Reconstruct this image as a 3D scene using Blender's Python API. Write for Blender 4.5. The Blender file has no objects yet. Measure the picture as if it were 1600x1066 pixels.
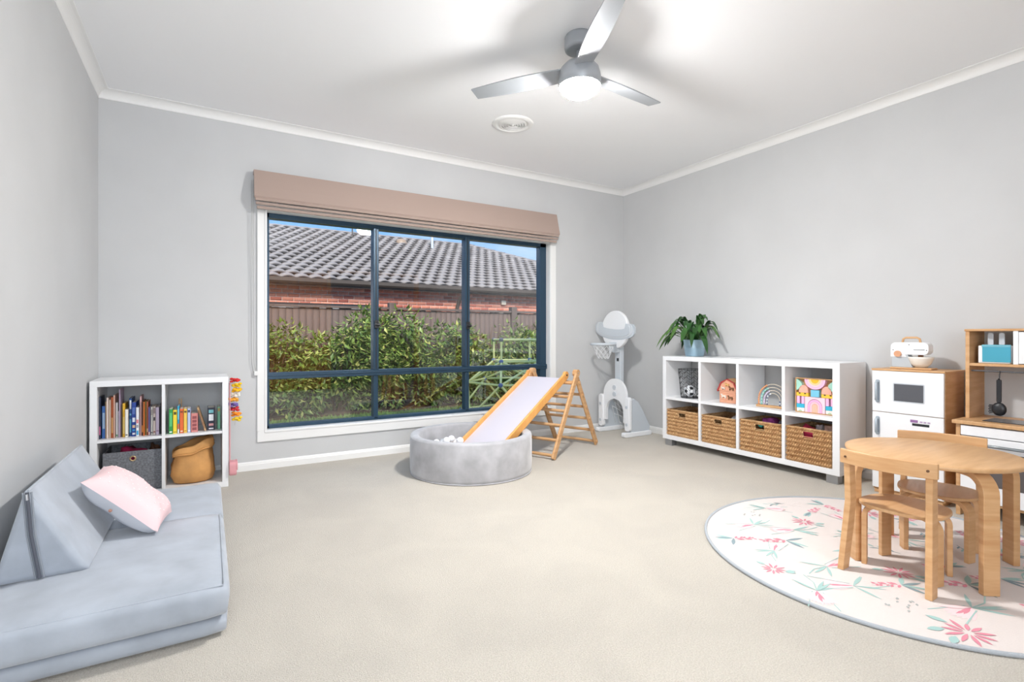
import bpy, bmesh, math, random
from mathutils import Vector, Matrix
PI = math.pi
rnd = random.Random(7)
SC = bpy.context.scene
COL = SC.collection

# ------------------------------------------------------------------ camera
cam_d = bpy.data.cameras.new('camera'); cam = bpy.data.objects.new('camera', cam_d); COL.objects.link(cam)
cam.location = (0, 0, 1.04); cam.rotation_euler = (PI/2, 0, -math.atan2(476, 800))
cam_d.sensor_width = 36; cam_d.lens = 18.0; cam_d.shift_y = -6/1600; cam_d.clip_start = .05
SC.camera = cam
SC.view_settings.view_transform = 'Standard'; SC.view_settings.look = 'None'
SC.view_settings.gamma = 1; SC.view_settings.use_curve_mapping = False
SC.view_settings.exposure = 0.50

# ------------------------------------------------------------------ world, sun, daylight
w = bpy.data.worlds.new('world'); SC.world = w; w.use_nodes = True
nt = w.node_tree; nt.nodes.clear()
o_ = nt.nodes.new('ShaderNodeOutputWorld'); b_ = nt.nodes.new('ShaderNodeBackground')
tc = nt.nodes.new('ShaderNodeTexCoord'); mp = nt.nodes.new('ShaderNodeMapping'); mp.inputs['Scale'].default_value = (1, 1, 3.5)
nz = nt.nodes.new('ShaderNodeTexNoise'); nz.inputs['Scale'].default_value = 3.2; nz.inputs['Detail'].default_value = 5
cr = nt.nodes.new('ShaderNodeValToRGB')
cr.color_ramp.elements[0].position = .5; cr.color_ramp.elements[0].color = (.20, .47, .90, 1)
cr.color_ramp.elements[1].position = .78; cr.color_ramp.elements[1].color = (.72, .82, .92, 1)
nt.links.new(tc.outputs['Generated'], mp.inputs[0]); nt.links.new(mp.outputs[0], nz.inputs['Vector'])
nt.links.new(nz.outputs['Fac'], cr.inputs[0]); nt.links.new(cr.outputs[0], b_.inputs['Color'])
b_.inputs['Strength'].default_value = .92; nt.links.new(b_.outputs[0], o_.inputs[0])

sd = bpy.data.lights.new('sun_offscreen', 'SUN'); sd.energy = 4.7; sd.angle = math.radians(24); sd.color = (1, .95, .88)
sun = bpy.data.objects.new('sun_offscreen', sd); COL.objects.link(sun); sun.rotation_euler = (math.radians(53), 0, math.radians(-16))
# daylight entering by the window in the rear wall (behind the camera)
ad = bpy.data.lights.new('window_rear_offscreen', 'AREA'); ad.shape = 'RECTANGLE'; ad.size = 1.35; ad.size_y = 1.75
ad.energy = 58; ad.color = (.90, .95, 1.0)
al = bpy.data.objects.new('window_rear_offscreen', ad); COL.objects.link(al)
al.location = (.17, -1.66, 1.42); al.rotation_euler = (PI/2, 0, 0)
LAMP_STRENGTH = 430.0

# ------------------------------------------------------------------ materials
def srgb(c):
    r = []
    for v in c:
        v = v/255.
        r.append(v/12.92 if v <= .04045 else ((v+.055)/1.055)**2.4)
    return (*r, 1)
MATS = {}
def M(name, c, rough=.6, metal=0, var=0, vs=8, bump=0, bs=60, sheen=0, stretch=None, spec=.5, c2=None, coat=0):
    if name in MATS: return MATS[name]
    m = bpy.data.materials.new(name); m.use_nodes = True; n = m.node_tree; p = n.nodes['Principled BSDF']
    p.inputs['Base Color'].default_value = srgb(c); p.inputs['Roughness'].default_value = rough
    p.inputs['Metallic'].default_value = metal; p.inputs['Specular IOR Level'].default_value = spec
    if sheen: p.inputs['Sheen Weight'].default_value = sheen; p.inputs['Sheen Roughness'].default_value = .45
    if coat: p.inputs['Coat Weight'].default_value = coat
    t = n.nodes.new('ShaderNodeTexCoord'); mpn = n.nodes.new('ShaderNodeMapping')
    if stretch: mpn.inputs['Scale'].default_value = stretch
    n.links.new(t.outputs['Object'], mpn.inputs[0])
    if var or c2:
        q = n.nodes.new('ShaderNodeTexNoise'); q.inputs['Scale'].default_value = vs; q.inputs['Detail'].default_value = 4
        n.links.new(mpn.outputs[0], q.inputs['Vector'])
        rp = n.nodes.new('ShaderNodeValToRGB'); rp.color_ramp.elements[0].position = .3; rp.color_ramp.elements[1].position = .7
        a = [max(0, v*(1-var)) for v in c]; b = list(c2) if c2 else [min(255, v*(1+var)) for v in c]
        rp.color_ramp.elements[0].color = srgb(a if not c2 else c); rp.color_ramp.elements[1].color = srgb(b)
        n.links.new(q.outputs['Fac'], rp.inputs[0]); n.links.new(rp.outputs[0], p.inputs['Base Color'])
    if bump:
        q2 = n.nodes.new('ShaderNodeTexNoise'); q2.inputs['Scale'].default_value = bs; q2.inputs['Detail'].default_value = 3
        n.links.new(mpn.outputs[0], q2.inputs['Vector'])
        bn = n.nodes.new('ShaderNodeBump'); bn.inputs['Strength'].default_value = bump; bn.inputs['Distance'].default_value = .01
        n.links.new(q2.outputs['Fac'], bn.inputs['Height']); n.links.new(bn.outputs[0], p.inputs['Normal'])
    MATS[name] = m; return m
def emis(name, c, s):
    m = bpy.data.materials.new(name); m.use_nodes = True; n = m.node_tree; n.nodes.clear()
    o = n.nodes.new('ShaderNodeOutputMaterial'); e = n.nodes.new('ShaderNodeEmission')
    e.inputs[0].default_value = c; e.inputs[1].default_value = s; n.links.new(e.outputs[0], o.inputs[0]); return m
def glass(name, base, tint=(1, 1, 1, 1)):
    m = bpy.data.materials.new(name); m.use_nodes = True; n = m.node_tree; n.nodes.clear()
    o = n.nodes.new('ShaderNodeOutputMaterial'); mx = n.nodes.new('ShaderNodeMixShader')
    tr = n.nodes.new('ShaderNodeBsdfTransparent'); tr.inputs[0].default_value = tint
    gl = n.nodes.new('ShaderNodeBsdfGlossy'); gl.inputs['Roughness'].default_value = .0
    fr = n.nodes.new('ShaderNodeFresnel'); fr.inputs['IOR'].default_value = 1.45
    ma = n.nodes.new('ShaderNodeMath'); ma.operation = 'ADD'; ma.inputs[1].default_value = base; ma.use_clamp = True
    n.links.new(fr.outputs[0], ma.inputs[0]); n.links.new(ma.outputs[0], mx.inputs[0])
    n.links.new(tr.outputs[0], mx.inputs[1]); n.links.new(gl.outputs[0], mx.inputs[2]); n.links.new(mx.outputs[0], o.inputs[0])
    return m
WALL = M('wall_paint', (202, 203, 204), .75, var=.012, vs=2, bump=.02, bs=150)
CEIL = M('ceiling_paint', (247, 248, 250), .8)
TRIM = M('white_trim', (238, 238, 237), .4)
CARPET = M('carpet', (225, 218, 206), .95, vs=200, c2=(198, 190, 177), bump=.9, bs=260, sheen=.2)
# broad pile marks over the carpet
def carpet_marks():
    n = CARPET.node_tree; p = n.nodes['Principled BSDF']; src = p.inputs['Base Color'].links[0].from_socket
    q = n.nodes.new('ShaderNodeTexNoise'); q.inputs['Scale'].default_value = 2.3; q.inputs['Detail'].default_value = 5; q.inputs['Distortion'].default_value = .8
    t = n.nodes.new('ShaderNodeTexCoord'); n.links.new(t.outputs['Object'], q.inputs['Vector'])
    rp = n.nodes.new('ShaderNodeValToRGB'); rp.color_ramp.elements[0].position = .35; rp.color_ramp.elements[0].color = (.93, .93, .935, 1)
    rp.color_ramp.elements[1].position = .62; rp.color_ramp.elements[1].color = (1, 1, 1, 1)
    mx = n.nodes.new('ShaderNodeMix'); mx.data_type = 'RGBA'; mx.blend_type = 'MULTIPLY'; mx.inputs[0].default_value = 1
    n.links.new(q.outputs['Fac'], rp.inputs[0]); n.links.new(src, mx.inputs[6]); n.links.new(rp.outputs[0], mx.inputs[7])
    n.links.new(mx.outputs[2], p.inputs['Base Color'])
carpet_marks()
WHITE = M('white_laminate', (240, 241, 243), .35)
WHITE2 = M('white_plastic', (238, 240, 243), .4)
GREYPL = M('pale_grey_plastic', (200, 207, 214), .45)
BIRCH = M('birch', (216, 174, 128), .45, vs=5, c2=(198, 150, 102), stretch=(1, 1, 9), bump=.02, bs=30)
BIRCHX = M('birch_top', (214, 172, 126), .4, vs=5, c2=(198, 154, 108), stretch=(1, 8, 1))
PLY = M('ply_edge', (196, 148, 100), .5, vs=40, c2=(150, 104, 66), stretch=(1, 1, 6))
PINE = M('pine_rail', (232, 178, 112), .4, vs=6, c2=(222, 160, 90), stretch=(4, 1, 1))
FRAME = M('window_aluminium', (44, 70, 90), .35, metal=.3)
SUEDE = M('grey_suede', (166, 173, 183), .85, var=.06, vs=7, bump=.05, bs=30, sheen=.5)
SUEDE2 = M('grey_velvet', (176, 176, 180), .8, var=.08, vs=9, bump=.04, bs=30, sheen=.5)
ZIP = M('zip_dark', (84, 88, 98), .6)
PINK = M('pink_cotton', (240, 208, 210), .85, bump=.05, bs=120)
FELT = M('grey_felt', (138, 141, 147), .95, vs=90, c2=(96, 98, 104), bump=.3, bs=200)
KRAFT = M('brown_washed_paper', (206, 152, 92), .8, var=.08, vs=9, bump=.4, bs=14)
WICK = M('wicker', (226, 190, 142), .7, vs=38, c2=(172, 126, 82), stretch=(1, 1, 3.5), bump=.25, bs=60)
STEEL = M('brushed_steel', (180, 182, 186), .35, metal=.8)
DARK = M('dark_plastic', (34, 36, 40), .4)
BLIND = M('blind_fabric', (172, 152, 142), .85, bump=.08, bs=220)
GLASS = glass('window_glass', .10)

# ------------------------------------------------------------------ mesh helpers
class MB:
    def __init__(s): s.v = []; s.f = []; s.m = []; s.sm = []
    def add(s, vs, fs, mi=0, smooth=False):
        o = len(s.v); s.v += [tuple(x) for x in vs]
        for f in fs: s.f.append([i+o for i in f]); s.m.append(mi); s.sm.append(smooth)
        return s
    def box(s, x0, x1, y0, y1, z0, z1, mi=0, mat=None):
        v = [(x, y, z) for z in (z0, z1) for y in (y0, y1) for x in (x0, x1)]
        if mat: v = [mat @ Vector(p) for p in v]
        return s.add(v, [(0, 2, 3, 1), (4, 5, 7, 6), (0, 1, 5, 4), (2, 6, 7, 3), (0, 4, 6, 2), (1, 3, 7, 5)], mi)
    def prism(s, poly, h0, h1, ax='z', mi=0, smooth=False, mat=None):
        n = len(poly)
        def P(a, b, h): return {'z': (a, b, h), 'y': (a, h, b), 'x': (h, a, b)}[ax]
        v = [P(a, b, h0) for a, b in poly]+[P(a, b, h1) for a, b in poly]
        if mat: v = [mat @ Vector(p) for p in v]
        s.add(v, [tuple(range(n))[::-1], tuple(range(n, 2*n))], mi)
        o = len(s.v)-2*n
        for i in range(n):
            j = (i+1) % n; s.f.append([o+i, o+j, o+n+j, o+n+i]); s.m.append(mi); s.sm.append(smooth)
        return s
    def tube(s, pts, r, n=8, mi=0, closed=False, caps=True):
        pts = [Vector(p) for p in pts]; k = len(pts); rs = r if isinstance(r, (list, tuple)) else [r]*k
        rings = []; prev = None
        for i, p in enumerate(pts):
            a = pts[(i-1) % k] if (closed or i > 0) else p; b = pts[(i+1) % k] if (closed or i < k-1) else p
            d = (b-a).normalized() if (b-a).length > 1e-9 else Vector((0, 0, 1))
            if prev is None:
                u = d.orthogonal().normalized()
            else:
                u = (prev-d*prev.dot(d)); u = u.normalized() if u.length > 1e-6 else d.orthogonal().normalized()
            prev = u; v = d.cross(u)
            rings.append([p+(u*math.cos(2*PI*j/n)+v*math.sin(2*PI*j/n))*rs[i] for j in range(n)])
        vs = [q for R in rings for q in R]; fs = []
        for i in range(k if closed else k-1):
            for j in range(n):
                a = i*n+j; b = i*n+(j+1) % n; c = ((i+1) % k)*n
                fs.append((a, b, c+(j+1) % n, c+j))
        s.add(vs, fs, mi, True)
        if caps and not closed: s.add(rings[0]+rings[-1], [tuple(range(n))[::-1], tuple(range(n, 2*n))], mi)
        return s
    def lathe(s, prof, n=32, mi=0, c=(0, 0, 0), smooth=True, a0=0, a1=2*PI):
        k = len(prof); full = abs(a1-a0-2*PI) < 1e-6; cnt = n if full else n+1
        vs = []
        for i in range(cnt):
            a = a0+(a1-a0)*i/n
            vs += [(c[0]+r*math.cos(a), c[1]+r*math.sin(a), c[2]+z) for r, z in prof]
        fs = []
        for i in range(n):
            j = (i+1) % cnt
            for t in range(k-1): fs.append((i*k+t, j*k+t, j*k+t+1, i*k+t+1))
        return s.add(vs, fs, mi, smooth)
    def ball(s, c, r, seg=14, rings=9, mi=0, sc=(1, 1, 1)):
        vs = [(c[0], c[1], c[2]-r*sc[2])]; fs = []
        for i in range(1, rings):
            t = PI*i/rings
            for j in range(seg):
                a = 2*PI*j/seg
                vs.append((c[0]+r*sc[0]*math.sin(t)*math.cos(a), c[1]+r*sc[1]*math.sin(t)*math.sin(a), c[2]-r*sc[2]*math.cos(t)))
        vs.append((c[0], c[1], c[2]+r*sc[2])); L = len(vs)-1
        for j in range(seg):
            fs.append((0, 1+(j+1) % seg, 1+j))
            for i in range(rings-2): a = 1+i*seg; fs.append((a+j, a+(j+1) % seg, a+seg+(j+1) % seg, a+seg+j))
            a = 1+(rings-2)*seg; fs.append((L, a+j, a+(j+1) % seg))
        return s.add(vs, fs, mi, True)
    def build(s, name, mat, parent=None, bev=0, sub=0, seg=2, fix=True):
        me = bpy.data.meshes.new(name); me.from_pydata(s.v, [], s.f); me.update()
        for mm in (mat if isinstance(mat, (list, tuple)) else [mat]): me.materials.append(mm)
        for i, p in enumerate(me.polygons): p.material_index = s.m[i]; p.use_smooth = s.sm[i]
        if fix:
            bm = bmesh.new(); bm.from_mesh(me); bmesh.ops.recalc_face_normals(bm, faces=bm.faces); bm.to_mesh(me); bm.free()
        ob = bpy.data.objects.new(name, me); COL.objects.link(ob)
        if parent: ob.parent = parent
        if bev:
            md = ob.modifiers.new('bevel', 'BEVEL'); md.width = bev; md.segments = seg; md.limit_method = 'ANGLE'; md.angle_limit = math.radians(40)
            for p in me.polygons: p.use_smooth = True
            e = ob.modifiers.new('wn', 'WEIGHTED_NORMAL'); e.keep_sharp = True
        if sub:
            md = ob.modifiers.new('sub', 'SUBSURF'); md.levels = sub; md.render_levels = sub
            for p in me.polygons: p.use_smooth = True
        return ob
def tag(o, label, cat, group=None, kind=None):
    o['label'] = label; o['category'] = cat
    if group: o['group'] = group
    if kind: o['kind'] = kind
    return o
def thing(name, label, cat, loc=(0, 0, 0), rz=0, group=None):
    o = bpy.data.objects.new(name, None); COL.objects.link(o); o.empty_display_size = .1
    o.location = loc; o.rotation_euler = (0, 0, rz); return tag(o, label, cat, group)
def struct(o): o['kind'] = 'structure'; return o
def sempty(name):
    o = bpy.data.objects.new(name, None); COL.objects.link(o); return struct(o)
def inst(src, name, parent, loc=(0, 0, 0), rot=(0, 0, 0), scale=(1, 1, 1)):
    o = bpy.data.objects.new(name, src.data if hasattr(src, 'data') else src); COL.objects.link(o)
    o.parent = parent; o.location = loc; o.rotation_euler = rot; o.scale = scale; return o
def copy_tree(o, parent=None):
    c = o.copy(); COL.objects.link(c); c.parent = parent
    for ch in o.children: copy_tree(ch, c)
    return c
def bx(name, mat, parent, x0, x1, y0, y1, z0, z1, bev=.003): return MB().box(x0, x1, y0, y1, z0, z1).build(name, mat, parent, bev=bev)
def arc(cx, cy, r, a0, a1, n): return [(cx+r*math.cos(a0+(a1-a0)*i/n), cy+r*math.sin(a0+(a1-a0)*i/n)) for i in range(n+1)]
def rrect(x0, x1, y0, y1, r, n=5):
    return arc(x1-r, y1-r, r, 0, PI/2, n)+arc(x0+r, y1-r, r, PI/2, PI, n)+arc(x0+r, y0+r, r, PI, 1.5*PI, n)+arc(x1-r, y0+r, r, 1.5*PI, 2*PI, n)

# ------------------------------------------------------------------ room shell
XL, XR, YB, YR, ZC, ZK = -.645, 4.18, 4.48, -1.6, 2.745, 2.687
T = .12
struct(MB().box(XL-T, XR+T, YR-2.2, YB+.02, -.08, 0).build('floor', CARPET))
struct(MB().box(XL-T, XR+T, YR-2.2, YB+.3, ZC, ZC+.15).build('ceiling', CEIL))
struct(MB().box(XL-T, XL, YR-2.2, YB+.26, 0, ZC).build('wall_left', WALL))
struct(MB().box(XR, XR+T, YR-2.2, YB+.26, 0, ZC).build('wall_right', WALL))
WX0, WX1, WZ0, WZ1 = .40, 3.135, .30, 2.045
m = MB(); WD = .26
m.box(XL, WX0, YB, YB+WD, 0, ZC); m.box(WX1, XR, YB, YB+WD, 0, ZC); m.box(WX0, WX1, YB, YB+WD, 0, WZ0); m.box(WX0, WX1, YB, YB+WD, WZ1, ZC)
struct(m.build('wall_back', WALL))
# rear wall: window opening behind the camera, opening to a hall at the far side
m = MB(); m.box(XL, -.5, YR-T, YR, 0, ZC); m.box(-.5, .84, YR-T, YR, 0, .55); m.box(-.5, .84, YR-T, YR, 2.3, ZC)
m.box(.84, 2.13, YR-T, YR, 0, ZC); m.box(2.13, 3.95, YR-T, YR, 2.35, ZC); m.box(3.95, XR, YR-T, YR, 0, ZC)
struct(m.build('wall_rear', WALL))
m = MB(); m.box(.84, XR, YR-2.2, YR-2.1, 0, ZC); m.box(.84, .94, YR-2.1, YR-T, 0, ZC); struct(m.build('wall_hall', WALL))
DOOR_ORANGE = M('added_door_orange', (206, 140, 70), .35, vs=4, c2=(186, 116, 50), stretch=(6, 1, .6))
dr = sempty('added_door_1')  # unseen doors added behind the camera for an orange reflection in the window
for i in range(2):
    x = 1.0+i*.54; bx('added_door_leaf', DOOR_ORANGE, dr, x, x+.53, YR, YR+.035, 0.01, 2.32)
    bx('added_door_handle', STEEL, dr, x+(.46 if i == 0 else .05), x+(.48 if i == 0 else .07), YR+.035, YR+.07, .95, 1.12)
struct(MB().box(2.08, 2.14, YR-.13, YR+.02, 0, 2.41).box(3.94, 4.0, YR-.13, YR+.02, 0, 2.41).box(2.14, 3.94, YR-.13, YR+.02, 2.35, 2.41).build('trim_4', M('timber_trim', (214, 160, 92), .5)))
# cornices: cove profile between wall and ceiling
def cove(n=8):
    p = [(0, 0), (0, -.058)]; p += [(.004, -.058)]
    for i in range(n+1):
        a = PI/2*i/n; p.append((.006+.049*(1-math.cos(a)), -.054+.049*math.sin(a)))
    p += [(.062, -.004), (.062, 0)]; return p
c = cove()
struct(MB().prism([(YB-a, ZC+b) for a, b in c], XL, XR, 'x', smooth=False).build('trim_1', TRIM))
struct(MB().prism([(XL+a, ZC+b) for a, b in c], YR, YB, 'y').build('trim_2', TRIM))
struct(MB().prism([(XR-a, ZC+b) for a, b in c], YR, YB, 'y').build('trim_3', TRIM))
bp = [(0, 0), (.014, 0), (.014, .045), (.011, .05), (.011, .056), (.006, .066), (0, .067)]
struct(MB().prism([(YB-a, b) for a, b in bp], XL, XR, 'x').build('baseboard_back', TRIM))
struct(MB().prism([(XL+a, b) for a, b in bp], YR, YB, 'y').build('baseboard_left', TRIM))
struct(MB().prism([(XR-a, b) for a, b in bp], YR, YB, 'y').build('baseboard_right', TRIM))

# ------------------------------------------------------------------ window
win = sempty('window_1')
def casing_side(x0, x1, z0, z1, nm):
    m = MB(); m.box(x0, x1, YB-.016, YB+.001, z0, z1); return m.build(nm, TRIM, win, bev=.004)
casing_side(.335, .405, .299, 2.041, 'casing'); casing_side(3.13, 3.205, .299, 2.041, 'casing')
casing_side(.335, 3.205, .215, .30, 'casing'); casing_side(.335, 3.205, 2.04, 2.11, 'casing')
# inner bead of the casing
for a in ((.388, .405, .302, 2.05), (3.13, 3.147, .302, 2.05), (.388, 3.147, .285, .3015)): bx('casing_bead', TRIM, win, a[0], a[1], YB-.022, YB-.012, a[2], a[3], .003)
# reveal lining
m = MB(); m.box(.398, .406, YB-.01, YB+.2, .3, 2.045); m.box(3.128, 3.136, YB-.01, YB+.2, .3, 2.045)
m.box(.40, 3.135, YB-.01, YB+.2, .296, .304); m.box(.40, 3.135, YB-.01, YB+.2, 2.041, 2.049)
m.build('reveal', TRIM, win)
YF = YB+.09
FX0, FX1, FZ0, FZ1 = .406, 3.128, .304, 2.041
bx('frame', FRAME, win, FX0, FX0+.022, YF-.03, YF+.05, FZ0, FZ1, .002)
bx('frame', FRAME, win, FX1-.075, FX1, YF-.03, YF+.05, FZ0, FZ1, .002)
bx('frame', FRAME, win, FX0, FX1, YF-.03, YF+.05, FZ0, FZ0+.026, .002)
bx('frame', FRAME, win, FX0, FX1, YF-.03, YF+.05, FZ1-.04, FZ1, .002)
bx('transom', FRAME, win, FX0, FX1+.01, YF-.045, YF+.05, .70, .752, .003)
bx('transom_lip', FRAME, win, FX0, FX1-.002, YF-.052, YF-.03, .725, .738, .002)
MXS = (1.29, 2.19)
for x in MXS:
    up = bx('mullion', FRAME, win, x-.024, x+.024, YF-.04, YF+.05, .752, FZ1-.02, .004)
    bx('mullion_track', M('window_seal', (18, 24, 30), .5), up, x-.004, x+.004, YF-.043, YF-.038, .76, FZ1-.04, 0)
    bx('mullion', FRAME, win, x-.021, x+.021, YF-.03, YF+.05, FZ0+.01, .70, .004)
    la = MB(); la.box(x-.018, x+.018, YF-.062, YF-.038, 1.12, 1.19); la.tube([(x-.02, YF-.065, 1.155), (x+.025, YF-.07, 1.15)], .012, 8)
    la.build('latch', DARK, win, bev=.003)
xs = [FX0+.022, MXS[0], MXS[1], FX1-.07]
for a, b in zip(xs[:-1], xs[1:]):
    for z0, z1 in ((.74, FZ1-.03), (FZ0+.02, .71)):
        MB().add([(a, YF+.01, z0), (b, YF+.01, z0), (b, YF+.01, z1), (a, YF+.01, z1)], [(0, 1, 2, 3)]).build('pane', GLASS, win, fix=False)

# ------------------------------------------------------------------ exterior
G = -.15
GRASS = M('lawn_green', (120, 140, 70), .9, var=.2, vs=5, bump=.5, bs=60)
SOIL = M('mulch', (92, 68, 48), .95, var=.25, vs=12, bump=.8, bs=40)
struct(MB().box(-8, 20, YB+.26, 8.0, G-.1, G).build('lawn', GRASS)); struct(MB().box(-8, 20, 8.0, 30, G-.1, G+.03).build('garden_bed', SOIL))
m = MB()
for i in range(9000):
    x = rnd.uniform(.3, 6.0); y = rnd.uniform(5.6, 8.05); h = rnd.uniform(.03, .06); a = rnd.uniform(0, 2*PI); d = .006
    m.add([(x-d*math.cos(a), y-d*math.sin(a), G), (x+d*math.cos(a), y+d*math.sin(a), G), (x+rnd.uniform(-.02, .02), y+rnd.uniform(-.02, .02), G+h)], [(0, 1, 2)])
tag(m.build('grass', M('grass_blade', (132, 156, 74), .8, var=.2, vs=3), fix=False), 'short green lawn grass outside the window', 'grass', kind='stuff')

# paling fence
FY = 8.65
FENCE = M('fence_timber', (92, 78, 72), .85, var=.15, vs=3, bump=.3, bs=40, stretch=(3, 3, .5))
fen = thing('paling_fence', 'dark brown timber paling fence behind the shrubs', 'fence', (0, FY, G))
pm = MB().box(-.048, .048, -.009, .009, .02, 1.66).build('paling', FENCE, fen, bev=.002); pm.location = (-1.0, 0, 0)
for i in range(1, 92):
    inst(pm, 'paling', fen, (-1.0+i*.1, rnd.uniform(-.004, .004), rnd.uniform(-.006, .006)))
bx('fence_cap', FENCE, fen, -1.1, 8.2, -.05, .04, 1.665, 1.70, .004); bx('rail', FENCE, fen, -1.1, 8.2, .01, .05, .4, .48, .003); bx('rail', FENCE, fen, -1.1, 8.2, .01, .05, 1.3, 1.38, .003)
for x in (.3, 2.73, 5.16, 7.6): bx('post', FENCE, fen, x-.06, x+.06, -.075, .05, 0, 1.78, .005)

# neighbour's house
HY = 12.3
BRICKS = [M('brick_red%d' % i, c_, .85, var=.12, vs=8, bump=.2, bs=60) for i, c_ in enumerate(((212, 136, 112), (200, 120, 98), (218, 146, 122), (176, 100, 84)))]
MORTAR = M('mortar', (222, 204, 190), .9)
GUT = M('gutter_metal', (72, 64, 58), .75)
TILE = M('roof_tile', (132, 126, 124), .6, var=.1, vs=2, bump=.1, bs=30)
hs = thing('neighbour_house', 'single storey red brick house with grey tiled hip roof beyond the fence', 'house', (0, HY, G))
wl = MB().box(-3, 13.2, 0, .2, 0, 2.5).build('brick_wall', MORTAR, hs)
bms = [MB().box(0, .226, -.012, .05, 0, .073).build('brick', b, wl, bev=.002) for b in BRICKS]
first = [True]*4
for r in range(10):
    z = 1.66+r*.086
    for i in range(32):
        x = .7+i*.24+(.12 if r % 2 else 0)
        if x > 8.6: continue
        k = rnd.choice((0, 0, 0, 1, 1, 2, 2, 3))
        if first[k]: o = bms[k]; first[k] = False; o.location = (x, 0, z)
        else: inst(bms[k], 'brick', wl, (x, rnd.uniform(-.002, .002), z))
for k in range(4):
    if first[k]: bms[k].location = (.46, 0, 1.66)
EZ, EY = 2.42, -.36        # eave, local to the house (ground at 0)
bx('soffit', M('soffit_board', (150, 126, 100), .8), hs, -3, 13.6, EY, .1, EZ-.06, EZ-.03, 0)
gt = MB().prism([(EY-.1, EZ+.06), (EY-.1, EZ-.02), (EY-.06, EZ-.06), (EY+.02, EZ-.06), (EY+.02, EZ+.06)], -3, 13.6, 'x').build('gutter', GUT, hs)
bx('fascia', GUT, hs, -3, 13.6, EY, EY+.03, EZ-.1, EZ+.04, 0)
m = MB(); m.tube([(5.62, -.06, 0), (5.62, -.06, 1.98), (5.62, -.2, 2.16), (5.62, -.42, 2.3), (5.62, -.46, 2.4)], .05, 8); m.build('downpipe', GUT, hs)
wn = bx('window', M('house_window_frame', (225, 222, 216), .5), hs, .9, 3.35, -.03, .12, .7, 1.93, .004)
bx('pane', M('house_glass', (38, 44, 50), .08), wn, .98, 3.27, -.045, -.02, .78, 1.85, 0)
bx('window_header', DARK, wn, .85, 3.4, -.06, .0, 1.88, 1.96, .003)
wn2 = bx('window', MATS['house_window_frame'], hs, 6.55, 7.4, -.03, .12, .8, 1.86, .004); bx('pane', MATS['house_glass'], wn2, 6.62, 7.33, -.045, -.02, .87, 1.8, 0)
bx('wall_lamp', M('lamp_box', (228, 214, 190), .5), hs, 6.94, 7.08, -.09, 0, 2.08, 2.2, .012)
# roof: pitched deck with separate tiles
PIT = math.radians(21.9); RUN = 5.35; RX = 8.29
RD = M('roof_deck', (70, 66, 64), .9)
ridge = (EY+RUN, EZ+RUN*math.tan(PIT))
m = MB()
dz = .07
p = [(-3, EY-.02, EZ), (RX+RUN, EY-.02, EZ), (RX, ridge[0], ridge[1]-.02), (-3, ridge[0], ridge[1]-.02), (RX+RUN, EY+2*RUN, EZ), (-3, EY+2*RUN, EZ)]
q = [(a, b, c_-dz) for a, b, c_ in p]
m.add(p+q, [(0, 1, 2, 3), (1, 4, 2), (2, 4, 5, 3), (6, 9, 8, 7), (7, 8, 10), (8, 9, 11, 10), (0, 6, 7, 1), (1, 7, 10, 4), (4, 10, 11, 5), (0, 3, 9, 6), (3, 5, 11, 9)])
roof = m.build('roof', RD, hs)
def tile_geo():
    # one S-profile tile: two rolls, 0.30 wide, 0.36 long, front edge thick
    n = 8; W = .30; L = .37; pr = []
    for i in range(n+1):
        u = i/n; pr.append((u*W, .052*abs(math.sin(u*PI))**.8))
    vs = []
    for (x, h) in pr: vs.append((x, 0, h+.036))
    for (x, h) in pr: vs.append((x, L, h-.002))
    for (x, h) in pr: vs.append((x, .06, h-.02))
    fs = []
    for i in range(n): fs.append((i, i+1, n+2+i, n+1+i)); fs.append((2*n+2+i, 2*n+3+i, i+1, i))
    return vs, fs
tv, tf = tile_geo()
def tile_pos():
    out = []
    for r in range(19):
        s = r*.312; yy = EY-.06+s*math.cos(PIT); zz = EZ+.02+s*math.sin(PIT)
        hipx = RX+RUN-(yy-EY)
        for i in range(46):
            x = .3+i*.3+(.0 if r % 2 else .15)
            if x+.2 > hipx or x > 11.2: continue
            out.append((x, yy, zz, r))
    return out
TP = sorted(tile_pos(), key=lambda t: (t[3], abs(t[0]-4)))
tm = MB(); tm.add(tv, tf, 0, True); t0 = tm.build('roof_tile', TILE, roof, fix=False)
big = [t for t in TP if t[0] < .74*(HY+t[1])][:300]; bigs = set(big)
for k, t in enumerate(big):
    o = t0 if k == 0 else inst(t0, 'roof_tile', roof)
    o.location = t[:3]; o.rotation_euler = (PIT+rnd.uniform(-.004, .004), 0, 0)
m = MB(); R = Matrix.Rotation(PIT, 4, 'X')
for t in TP:
    if t in bigs: continue
    m.add([R @ Vector(v)+Vector(t[:3]) for v in tv], tf, 0, True)
o = m.build('roof_tiles_far', TILE, roof, fix=False); o['kind'] = 'stuff'
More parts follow.
